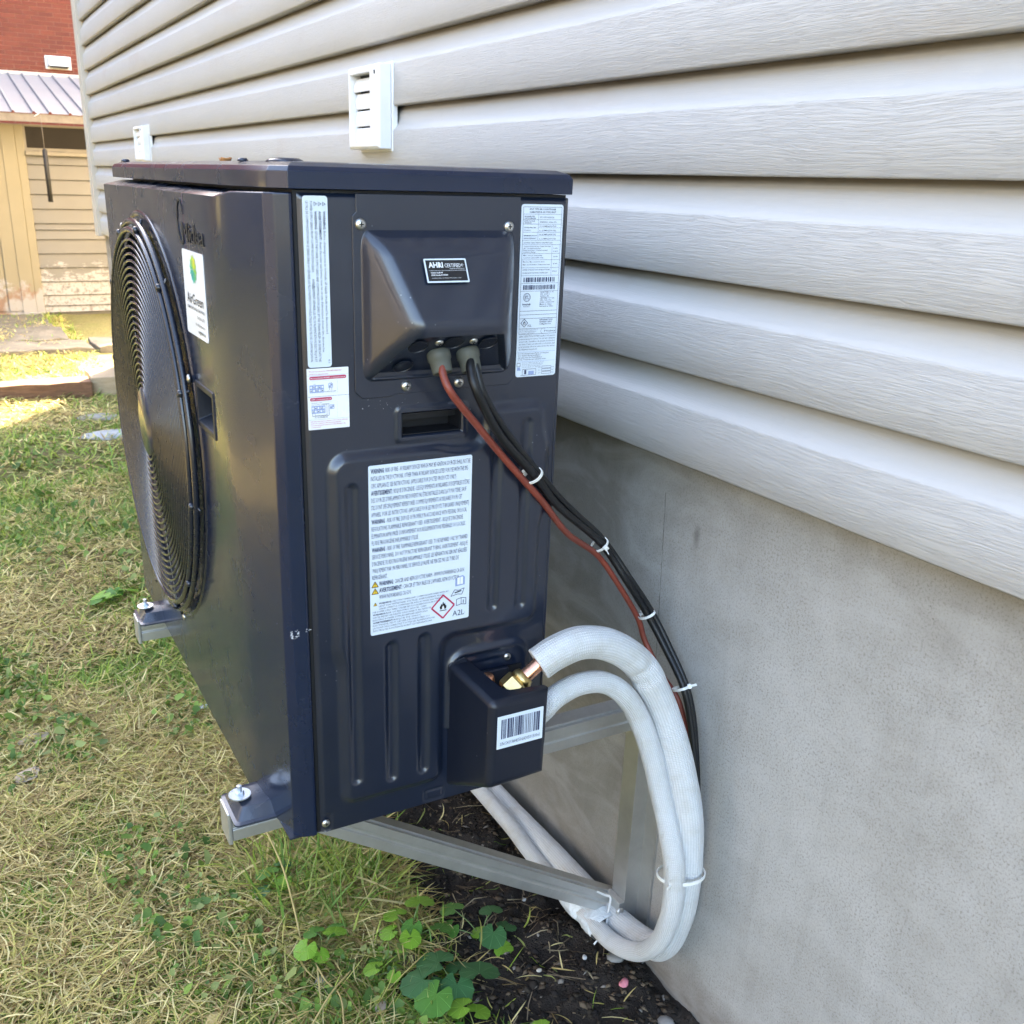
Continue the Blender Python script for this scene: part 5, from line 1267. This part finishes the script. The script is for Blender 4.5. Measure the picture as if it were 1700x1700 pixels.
# ================================================================ WALL BRACKETS
def extrude_profile(prof,p0,p1,side,upv):
    """closed profile (a along side, b along up) swept from p0 to p1"""
    p0=Vector(p0);p1=Vector(p1);V=[];n=len(prof)
    for p in (p0,p1):
        for a,b in prof: V.append(p+side*a+upv*b)
    F=[(i,(i+1)%n,n+(i+1)%n,n+i) for i in range(n)]+[tuple(range(n))[::-1],tuple(range(n,2*n))]
    return V,F
def chan(w,h):
    # rectangular rail with one shallow groove along its face and a lip on top
    return [(0,0),(w,0),(w,h),(.008,h),(.008,h-.0035),(.0025,h-.0035),(.0025,h-.002),(0,h-.002),(0,h*.60),(.0022,h*.56),(.0022,h*.44),(0,h*.40)]
def bracket(dy,label):
    y=.083+dy
    t=thing('wall_bracket',label,'bracket',(.02,y,GZ),'aluminium wall brackets under the heat pump')
    V,F=extrude_profile(chan(.034,.0385),(-.5925,y,-.0385),(.021,y,-.0385),UY,UZ); arm=mobj('arm',V,F,M_alu,t,bevel=.0006)
    a=Acc(); a.box(-.5980,-.5930,y-.001,y+.037,-.0425,.0012)
    mobj('end_cap',a.v,a.f,M_alu,t,bevel=.0012)
    d=Vector((.51,0,-.335)).normalized(); u=Vector((.335,0,.51)).normalized()
    p0=Vector((-.505,y+.0015,-.050)); p1=Vector((.010,y+.0015,-.388))
    V,F=extrude_profile(chan(.030,.034),p0,p1,UY,u); mobj('brace',V,F,M_alu,t,bevel=.0006)
    V,F=extrude_profile([(-.070,0),(.028,0),(.028,.006),(-.012,.006),(-.012,.028),(-.0145,.028),(-.0150,.0065),(-.070,.0065)],(.0295,y,-.485),(.0295,y,.010),UY,Vector((-1,0,0)))
    V,F=extrude_profile([(-.050,0),(.030,0),(.030,.005),(.012,.005),(.012,.030),(-.022,.030),(-.022,.005),(-.050,.005)],(.0295,y,-.485),(.0295,y,.010),UY,Vector((-1,0,0)))
    post=mobj('post',V,F,M_alu,t,bevel=.0008)
    box('gusset',-.0120,-.0008,y-.024,y+.014,-.378,-.335,M_alu,t,bevel=.001)
    for z in (-.02,-.235,-.40):
        V,F=lathe_vf([(.0085,0),(.0085,.005),(.007,.006),(.0001,.006)],(.0245,y+.021,z),(-1,0,0),6); mobj('anchor_bolt',V,F,M_zinc,t)
    for xx,zz in ((-.012,-.347),):
        V,F=lathe_vf([(.006,0),(.006,.004),(.0001,.0045)],(xx,y-.0245,zz),(0,-1,0),12); mobj('rivet',V,F,M_alu,t,smooth=True)
    return t
bracket(0,'near aluminium wall bracket whose brace and post show in full below the heat pump')
bracket(.605,'far aluminium wall bracket of which only the arm end shows under the fan')

# ================================================================ INSULATED PIPES
def foam_mat():
    t=NT('white_woven_pipe_insulation'); uv=t.new('ShaderNodeTexCoord'); mp=t.new('ShaderNodeMapping'); mp.inputs['Scale'].default_value=(430,34,1); t.l.new(uv.outputs['UV'],mp.inputs[0])
    sp=t.new('ShaderNodeSeparateXYZ'); t.l.new(mp.outputs[0],sp.inputs[0])
    wx=t.math('ABSOLUTE',t.math('SINE',t.math('MULTIPLY',sp.outputs[0],3.14159))); wy=t.math('ABSOLUTE',t.math('SINE',t.math('MULTIPLY',sp.outputs[1],3.14159)))
    hgt=t.math('MULTIPLY',wx,wy); v=t.coord()
    dirt=t.ramp(t.noise(v,22,6,.7),[(.48,0.0),(.70,.7)]); dirt=t.math('MULTIPLY',dirt,t.ramp(t.noise(v,5,2),[(.4,.25),(.65,1.0)]))
    sz=t.new('ShaderNodeSeparateXYZ'); t.l.new(v,sz.inputs[0])
    base=t.mix(t.noise(v,8,3),(.68,.70,.705),(.76,.77,.765)); base=t.mix(t.math('MULTIPLY',t.math('SUBTRACT',1.0,hgt),.45),base,(.36,.38,.39)); base=t.mix(dirt,base,(.44,.41,.34))
    t.set(Base_Color=base,Roughness=.62); t.b.inputs['Sheen Weight'].default_value=.15
    b=t.bump(hgt,.75,.0012); t.bump(t.noise(v,70,4,.6),.3,.002,b); return t.m
M_foam=foam_mat()
M_foamend=plain('foam_cut_end',(.62,.60,.58),.9,0,.1,100,bump=.5,bscale=300)
def wrinkle(seed,amp=.05,kinks=()):
    def f(L,a):
        n=float(vnoise(L,a*.13,38,seed))-.5; m=float(vnoise(L,a*.06,9,seed+1))-.5
        k=1+amp*n*.9+amp*1.2*m
        for kl,ka in kinks:
            k-= .27*math.exp(-((L-kl)/.007)**2)*max(0,math.cos(a-ka))-.05*math.exp(-((L-kl-.012)/.009)**2)
        # lengthwise seam
        da=math.atan2(math.sin(a-2.2),math.cos(a-2.2)); k-= .035*math.exp(-(da/.12)**2)
        return k
    return f
def foam_pipe(name,label,pts,r,seed,kinks,grp):
    t=thing(name,label,'pipe',pts[0],grp)
    P=catmull(pts,16)
    # resample evenly
    Q=[P[0]]; step=.0045
    for p in P[1:]:
        while (p-Q[-1]).length>step: Q.append(Q[-1]+(p-Q[-1]).normalized()*step)
    V,F,UV=tube_vf(Q,r,40,False,wrinkle(seed,.055,kinks))
    o=mobj('insulation',V,F,M_foam,t,smooth=True,uv=UV)
    # hollow cut end
    d=(Q[1]-Q[0]).normalized(); V,F=lathe_vf([(r*1.0,.0008),(r*.97,-.0012),(r*.60,-.0012),(r*.55,.002),(r*.52,.020),(.0001,.020)],Q[0],d,40)
    mobj('cut_end',V,F,M_foamend,t,smooth=True)
    return t,Q
BIG=[(-.2525,-.050,.1905),(-.232,-.053,.202),(-.200,-.056,.2095),(-.158,-.055,.198),(-.109,-.055,.161),(-.070,-.060,.096),(-.052,-.082,.023),(-.042,-.098,-.044),(-.036,-.103,-.100),(-.034,-.105,-.169),(-.028,-.091,-.243),(-.020,-.055,-.321),(-.010,.008,-.360),(-.010,.087,-.374),(-.010,.169,-.378),(-.010,.283,-.380),(-.010,.397,-.385),(-.010,.463,-.386),(-.010,.599,-.392),(-.010,.80,-.396)]
SML=[(-.262,-.050,.112),(-.246,-.053,.128),(-.228,-.055,.144),(-.194,-.055,.153),(-.153,-.055,.143),(-.117,-.060,.107),(-.090,-.069,.044),(-.075,-.084,-.025),(-.068,-.106,-.088),(-.066,-.116,-.129),(-.062,-.114,-.192),(-.056,-.091,-.265),(-.050,-.042,-.329),(-.047,.017,-.364),(-.045,.070,-.373),(-.044,.122,-.378),(-.042,.185,-.385),(-.042,.273,-.380),(-.042,.349,-.372),(-.042,.461,-.370),(-.042,.563,-.370),(-.042,.80,-.375)]
tB,QB=foam_pipe('insulated_pipe','thicker white insulated pipe, upper of the two arches, copper showing at its cut end',BIG,.0205,3,((.165,1.9),(.18,2.4)),'insulated refrigerant pipes')
tS,QS=foam_pipe('insulated_pipe','thinner white insulated pipe arching lower, out of the side of the valve cover',SML,.0140,6,(),'insulated refrigerant pipes')
cp=[Vector((-.281,-.0465,.1670)),Vector((-.268,-.048,.1775)),Vector((-.2525,-.050,.1905)),Vector((-.235,-.0525,.2005))]
tube('copper_tube',cp,.0086,M_copper,tB,n=20)
hexnut((-.2800,-.0468,.1685),(.024,-.003,.021),.0168,.030,tB)
lathe('nut_seat',[(.009,-.012),(.0105,-.008),(.0105,.002),(.0001,.002)],(-.290,-.0452,.1585),(.024,-.003,.021),M_brass,tB,n=20)
tube('copper_tube',[(-.275,-.052,.108),(-.262,-.050,.112),(-.246,-.053,.128)],.0048,M_copper,tS,n=16)
# cables
def cable(name,label,pts,r,mat,grp,n=12):
    t=thing(name,label,'cable',pts[0],grp); P=catmull(pts,12); tube('jacket',P,r,mat,t,n=n); return t,P
RED=[(-.3735,-.030,.551),(-.377,-.039,.538),(-.371,-.048,.519),(-.339,-.040,.484),(-.303,-.030,.446),(-.268,-.022,.410),(-.234,-.010,.377),(-.178,.018,.320),(-.105,.058,.268),(-.070,.060,.226),(-.030,.055,.164),(-.018,.048,.127),(-.005,.020,.085),(.004,-.006,.059),(.012,-.022,.014),(.016,-.038,-.041),(.020,-.049,-.104),(.022,-.06,-.20)]
BLK=[(-.3415,-.030,.551),(-.346,-.040,.540),(-.343,-.050,.518),(-.310,-.040,.469),(-.255,-.022,.415),(-.203,.0,.362),(-.100,.056,.283),(-.060,.046,.226),(-.025,.040,.173),(-.008,.015,.128),(.0,-.018,.086),(.008,-.033,.035),(.013,-.050,-.043),(.015,-.064,-.124),(.017,-.066,-.195),(.017,-.067,-.248),(.018,-.050,-.300),(.016,-.014,-.352),(.008,.040,-.392),(.004,.110,-.404),(.002,.30,-.410)]
BL2=[(-.3390,-.028,.553),(-.3380,-.038,.538),(-.331,-.044,.512),(-.297,-.035,.467),(-.247,-.018,.416),(-.192,.006,.364),(-.095,.060,.287),(-.054,.048,.229),(-.018,.040,.176),(-.001,.016,.130),(.009,-.014,.084),(.016,-.030,.033),(.020,-.045,-.046),(.0215,-.058,-.128),(.022,-.066,-.196),(.022,-.066,-.248),(.022,-.046,-.300),(.020,-.010,-.352),(.012,.045,-.400),(.004,.115,-.412),(.002,.30,-.418)]
cable('power_cable','rust red armoured cable curving down from the left gland of the terminal cover',RED,.0040,M_redcable,'cables down the foundation')
cable('signal_cable','black cable from the right gland of the terminal cover, outer one of the pair',BLK,.0048,M_blkcable,'cables down the foundation')
cable('signal_cable','black cable from the right gland of the terminal cover, inner one of the pair',BL2,.0042,M_blkcable,'cables down the foundation')
# cable ties
def tie(label,c,ax,rx,ry,tilt=0,w=.0036,tail=True,grp='white cable ties',head_a=1.2):
    c=Vector(c);ax=Vector(ax).normalized();a=UZ if abs(ax.z)<.9 else UX
    e=(a-ax*a.dot(ax)).normalized();b=ax.cross(e); e,b=e*math.cos(tilt)+b*math.sin(tilt),b*math.cos(tilt)-e*math.sin(tilt)
    t=thing('cable_tie',label,'cable tie',c,grp); V=[];F=[];n=36
    for k in range(n):
        q=2*math.pi*k/n; o=c+e*math.cos(q)*rx+b*math.sin(q)*ry; nn=(e*math.cos(q)/rx+b*math.sin(q)/ry).normalized()
        for s1,s2 in ((-.5,0),(.5,0),(.5,1),(-.5,1)): V.append(o+ax*w*s1+nn*.0012*s2)
    for k in range(n):
        j=(k+1)%n
        for i in range(4): F.append((k*4+i,k*4+(i+1)%4,j*4+(i+1)%4,j*4+i))
    mobj('band',V,F,M_tie,t)
    q=head_a; o=c+e*math.cos(q)*rx+b*math.sin(q)*ry; nn=(e*math.cos(q)/rx+b*math.sin(q)/ry).normalized(); tt=ax.cross(nn)
    V=[o+tt*x*.0030+ax*y*.0032+nn*z for z in (0,.0052) for x,y in ((-1,-1),(1,-1),(1,1),(-1,1))]
    mobj('head',V,[(0,3,2,1),(4,5,6,7),(0,1,5,4),(1,2,6,5),(2,3,7,6),(3,0,4,7)],M_tie,t,bevel=.0006)
    if tail:
        V=[o+nn*z+tt*x+ax*y for z,x in ((.004,.0),(.013,.004)) for x2,y in ((0,-.0016),(0,.0016)) for x in (x,)]
        V=[o+nn*.004-ax*.0016,o+nn*.004+ax*.0016,o+nn*.0125+tt*.003+ax*.0016,o+nn*.0125+tt*.003-ax*.0016]
        mobj('tail',V+[v_+tt*.0010 for v_ in V],[(0,1,2,3),(7,6,5,4),(0,4,5,1),(1,5,6,2),(2,6,7,3),(3,7,4,0)],M_tie,t)
    return t
def axis_at(pts,i): return (Vector(pts[i+1])-Vector(pts[i-1]))
tie('white cable tie round the cables in front of the panel, nearest the terminal cover',(-.2545,-.0195,.4125),axis_at(BLK,4),.0115,.0085,.8,tail=False,head_a=4.2)
tie('white cable tie, cut tail sticking up, on the cables just past the heat pump edge',(-.1000,.0585,.2800),axis_at(BLK,6),.0115,.0085,.7,head_a=1.1)
tie('white cable tie on the cables above the crown of the white pipes',(-.0235,.0435,.1715),axis_at(BLK,8),.0120,.0085,.5,tail=False,head_a=4)
tie('white cable tie on the cables level with the upper bend of the white pipes',(.0015,-.012,.0795),axis_at(BLK,10),.0130,.0085,.3,head_a=5.6)
tie('white cable tie binding both white pipes low on their right side',(-.049,-.110,-.140),(0.02,-.02,-1),.032,.0225,.35,w=.0045,head_a=2.2)
M_twist=plain('thin_white_cord',(.80,.80,.78),.5)
tt_=thing('tie_strap','thin white strap slung over the foot of the near brace and the pipes','strap',(-.01,.08,-.36))
P=catmull([(-.045,.075,-.310),(-.028,.078,-.3250),(-.0175,.076,-.333),(-.024,.070,-.352),(-.040,.055,-.372),(-.062,.05,-.386)],8)
V=[];F=[]
for i,q in enumerate(P):
    d=(P[min(i+1,len(P)-1)]-P[max(i-1,0)]).normalized(); s_=d.cross(Vector((0,-1,0))).normalized()
    V+=[q+s_*.0016,q-s_*.0016,q-s_*.0016+Vector((0,-.0011,0)),q+s_*.0016+Vector((0,-.0011,0))]
for i in range(len(P)-1):
    for k in range(4): F.append((i*4+k,i*4+(k+1)%4,(i+1)*4+(k+1)%4,(i+1)*4+k))
mobj('band',V,F,M_twist,tt_)
# crumpled plastic tape round both pipes beside the post
def wrap_mat():
    t=NT('crumpled_plastic_tape'); v=t.coord(); t.set(Base_Color=t.mix(t.noise(v,30,5,.6),(.62,.70,.74),(.78,.82,.84)),Roughness=.25); t.b.inputs['Specular IOR Level'].default_value=.7
    t.bump(t.noise(v,55,5,.65,1.2),.9,.006); return t.m
wr=thing('tape_wrap','crumpled translucent tape binding the two pipes beside the foot of the near brace','tape',(-.03,.10,-.37))
V=[];F=[];n=40;m=22
for i in range(m):
    t=i/(m-1); y=.060+.095*t; c=Vector((-.024,y,-.3765-.004*t)); 
    for k in range(n):
        a=2*math.pi*k/n; rx=.0385*(1-.06*abs(2*t-1)**3); rz=.0238*(1-.06*abs(2*t-1)**3); q=1+.05*(float(vnoise(y,a*.3,90,4))-.5)*2
        pinch=1-.10*math.exp(-((t-.42)/.13)**2)
        sh=.35
        x=math.cos(a)*rx*q*pinch; z=math.sin(a)*rz*q*pinch-math.cos(a)*.001
        V.append(c+Vector((x,0.0,z)))
for i in range(m-1):
    for k in range(n): F.append((i*n+k,i*n+(k+1)%n,(i+1)*n+(k+1)%n,(i+1)*n+k))
mobj('sleeve',V,F,wrap_mat(),wr,smooth=True)

# ================================================================ PLANTS
def leaf_shape(s,seed):
    """kidney leaf with a scalloped rim and a notch at the stalk; returns verts (local), faces, uv"""
    r=random.Random(seed); n=22; V=[(0,0,0)];UV=[(.5,.15)]; F=[]
    for ringi,f in enumerate((.5,1.0)):
        for k in range(n+1):
            a=math.radians(-70+320*k/n)      # notch points to -y
            lob=.80+.20*math.sin(math.pi*k/n)**.5+.05*math.cos((a-math.pi/2)*1)
            sc=1+.030*(1 if k%2 else -1)*(f>.9)
            rad=s*.56*f*sc*(1.0+.10*math.cos(a-math.pi/2))
            x=rad*math.cos(a); y=rad*math.sin(a)+s*.10*f
            z=-s*.20*f**2*(.5+.5*math.cos(2*a+r.uniform(-.2,.2)))+s*.13*f*abs(math.cos(a))**1.5+r.uniform(-.012,.012)*s
            V.append((x,y,z)); UV.append((.5+x/s*.8,.15+y/s*.8))
    for k in range(n):
        F.append((0,1+k,2+k)); F.append((1+k,1+n+1+k,2+n+1+k,2+k))
    return V,F,UV
def violet(label,leaves,seed,rootxy,grp='wild violet plants in the soil'):
    r=random.Random(seed); x,y=rootxy; z=float(gheight(x,y))
    t=thing('violet_plant',label,'plant',(x,y,z),grp)
    for i,(lx,ly,h,s,mat,yaw_,tilt) in enumerate(leaves):
        V,F,UV=leaf_shape(s*1.12,seed*31+i)
        Mx=Matrix.Translation((lx,ly,z+h))@Matrix.Rotation(yaw_,4,'Z')@Matrix.Rotation(tilt,4,'X')
        V=[tuple(Mx@Vector(v)) for v in V]
        lf=mobj('leaf',V,F,mat,t,smooth=True,uv=UV)
        top=Mx@Vector((0,0,0)); a=Vector((x,y,z)); mid=(a+top)/2+Vector((r.uniform(-.006,.006),r.uniform(-.006,.006),h*.25))
        tube('stalk',catmull([a,mid,top-Vector((0,0,.0006))],5),.0009,M_stem,lf,n=5)
    return t
A_,B_,C_=M_leafA,M_leafB,M_leafC
rv=random.Random(12)
def L(px,py,h,s,m): return (px,py,h,s,m,rv.uniform(0,6.28),rv.uniform(-.5,.1))
def Ld(px,py,h,s,m,yaw_,ti=-.35): return (px,py,h,s,m,yaw_,ti)
violet('biggest violet clump with broad dark leaves, bottom centre in front of the bare soil',
 [Ld(-.237,.098,.042,.050,C_,-.5),Ld(-.312,.092,.040,.047,A_,2.0),Ld(-.318,.128,.038,.046,C_,1.2),Ld(-.282,.148,.040,.048,C_,.4),Ld(-.272,.104,.030,.042,C_,2.6),Ld(-.283,.062,.030,.032,B_,.9),Ld(-.268,.048,.026,.030,B_,-1.2),Ld(-.303,.115,.028,.036,C_,3.6),Ld(-.255,.130,.030,.034,C_,-.4),Ld(-.300,.040,.016,.022,A_,1.4)],2,(-.276,.100))
violet('violet clump of bright yellow green leaves at the near edge of the bare soil',
 [Ld(-.303,.262,.036,.032,B_,.3),Ld(-.262,.262,.044,.040,B_,-.4),Ld(-.288,.232,.032,.028,A_,2.2),Ld(-.322,.240,.028,.026,B_,1.2),Ld(-.300,.215,.030,.028,B_,2.8),Ld(-.248,.215,.024,.028,A_,-.8),Ld(-.315,.205,.020,.020,B_,.5)],3,(-.286,.238))
violet('violet clump with grey green leaves directly under the brace',
 [Ld(-.205,.250,.040,.034,A_,.2),Ld(-.222,.228,.026,.030,A_,1.8),Ld(-.152,.215,.042,.032,C_,-.2),Ld(-.166,.182,.030,.036,C_,2.4),Ld(-.140,.190,.026,.028,C_,-1.0),Ld(-.176,.205,.018,.024,B_,.8),Ld(-.160,.160,.016,.026,B_,3.0)],4,(-.172,.205))
violet('small violet plant of round leaves in the grass, leftmost of the violets',
 [Ld(-.455,.262,.036,.030,B_,2.2),Ld(-.432,.288,.034,.028,A_,.4),Ld(-.408,.268,.040,.030,B_,-.5),Ld(-.398,.285,.030,.026,A_,.9),Ld(-.438,.250,.026,.022,B_,3.2)],5,(-.425,.270))
violet('violet seedling half cut by the bottom edge, yellow green, left of its two neighbours',
 [Ld(-.197,-.022,.030,.028,B_,1.0),Ld(-.205,-.045,.020,.022,B_,2.4)],6,(-.196,-.040))
violet('flat round violet leaf at the bottom edge, middle of three seedlings',
 [Ld(-.168,-.052,.026,.030,B_,.2),Ld(-.160,-.068,.020,.022,A_,-.8)],7,(-.168,-.062))
violet('narrow upright violet leaf at the bottom edge, nearest the foundation',
 [Ld(-.128,-.058,.030,.022,B_,-.3,-.9)],8,(-.128,-.066))
violet('single yellow green violet sprig in the dead grass left of the biggest clump',
 [Ld(-.372,.184,.026,.026,B_,.8),Ld(-.348,.165,.020,.018,B_,2.2),Ld(-.362,.205,.018,.018,A_,.1)],9,(-.365,.185))
violet('dark leafy weed in the grass straight below the near foot of the heat pump',
 [Ld(-.458,.452,.036,.034,A_,.4),Ld(-.440,.430,.030,.026,B_,2.2),Ld(-.475,.425,.026,.026,C_,1.2),Ld(-.430,.470,.030,.026,C_,-.6)],10,(-.452,.445))
violet('bright leafy weed on the far lawn to the left of the far bracket arm',
 [Ld(-.51,1.80,.03,.045,B_,.4),Ld(-.535,1.82,.03,.045,B_,2.0),Ld(-.55,1.79,.03,.04,A_,1.0),Ld(-.47,1.83,.03,.05,B_,-.5),Ld(-.50,1.85,.025,.04,A_,3.0)],11,(-.51,1.82))
# long stalks
M_stalk=plain('dry_yellow_stalk',(.48,.36,.14),.6,0,.2,60)
def stalk(label,pts,r=.0016,mat=None):
    P=catmull(pts,8); t=thing('grass_stalk',label,'grass stalk',pts[0],'long dry stalks'); tube('stem',P,r,mat or M_stalk,t,n=6); return t
stalk('long yellow stalk rising beside the lower corner of the heat pump',[(-.452,.300,-.43),(-.452,.33,-.39),(-.4555,.375,-.335),(-.472,.420,-.275)],.0017)
stalk('dry yellow stalk lying towards the bottom edge, lower end of the long one',[(-.449,.285,-.425),(-.448,.20,-.418),(-.440,.15,-.415),(-.468,.06,-.415)],.0014)
stalk('pale forked stalk low in the dead grass at the bottom edge',[(-.50,.12,-.42),(-.455,.155,-.405),(-.41,.19,-.41)],.0013)
# ---- small things on the ground
def stone(name,label,c,s,col,cat,seed,flat=.6,grp=None,rough=.8):
    r=random.Random(seed); bm=bmesh.new(); bmesh.ops.create_icosphere(bm,subdivisions=2,radius=1)
    ph=[r.uniform(0,6) for _ in range(6)]
    for v in bm.verts:
        k=1+.18*math.sin(v.co.x*2.3+ph[0])*math.cos(v.co.y*2.1+ph[1])+.12*math.sin(v.co.z*3+ph[2]+v.co.x*2)
        v.co=Vector((v.co.x*s*k*1.15,v.co.y*s*k*.85,v.co.z*s*k*flat))
    me=bpy.data.meshes.new(name); bm.to_mesh(me); bm.free(); me.materials.append(plain(name+'_surface',col,rough,0,.2,60,bump=.3,bscale=120,bd=.002)); me.polygons.foreach_set('use_smooth',[True]*len(me.polygons))
    o=bpy.data.objects.new(name,me); COL.objects.link(o); z=float(gheight(c[0],c[1])); o.location=(c[0],c[1],z+s*flat*.45); o.rotation_euler=(0,0,r.uniform(0,6)); o['wo']=(0,0,0)
    return tag(o,label,cat,grp)
stone('pebble','small white pebble on the dark soil left of the pipe loop',(-.056,.079),.0050,(.62,.61,.58),'pebble',1)
stone('pebble','grey white stone in the dead grass left of the violets',(-.446,.217),.0135,(.42,.39,.38),'stone',2,.45)
stone('pebble','pale crumb of stone on the soil between the big violets and the post',(-.139,.082),.0042,(.50,.47,.40),'pebble',3)
stone('pebble','white chip on the soil right under the brace',(-.064,.255),.0045,(.60,.60,.56),'pebble',4)
stone('flat_stone','large flat light grey stone in the lawn beside the heat pump',(-.225,3.80),.115,(.46,.47,.49),'stone',5,.13)
stone('flat_stone','smaller flat grey stone sunk in the lawn behind the large one',(-.225,4.20),.09,(.34,.34,.33),'stone',6,.12)
stone('pink_scrap','crumpled pink scrap lying by the foot of the near post',(-.034,.003),.0085,(.66,.22,.26),'scrap',7,.5)
stone('stone_chip','grey lump of mortar at the foot of the foundation',(-.012,-.075),.013,(.26,.24,.22),'stone',8,.5)
stone('stone_chip','grey mortar crumb next to the bottom of the near post',(-.018,.052),.012,(.24,.23,.21),'stone',9,.5)
M_dl=plain('faded_brown_leaf',(.40,.32,.24),.75,0,.25,50); M_dl2=plain('russet_leaf',(.36,.14,.07),.75,0,.25,50); M_scrap=plain('pale_blue_scrap',(.55,.66,.74),.4)
def gl(name,label,x,y,s,rz,m,curl=.3): return dryleaf(name,label,(x,y,float(gheight(x,y))+.014),s,rz,m,curl)
gl('dry_leaf','faded dry leaf flat on the dead grass near the left edge, upper of two',-.775,1.11,.065,.3,M_dl)
gl('dry_leaf','faded dry leaf near the left edge, lower of two',-.80,.965,.060,.8,M_dl)
gl('dry_leaf','russet dead leaf on the soil in front of the violets under the brace',-.262,.178,.030,2.0,M_dl2)
gl('dry_leaf','small orange leaf in the grass left of the small violets',-.497,.384-.04,.020,1.0,M_dl2)
gl('dry_leaf','brown leaf crumb at the bottom of the lawn, below the grey white stone',-.389,.151-.03,.022,.5,M_dl)
gl('dry_leaf','yellowed leaf at the bottom edge of the lawn, left',-.615,.20,.032,1.5,M_stalk)
gl('plastic_scrap','pale blue scrap of plastic in the grass below the fan',-.42,1.095,.026,.4,M_scrap,.15)
for o in bpy.data.objects:
    if 'wo' in o: del o['wo']
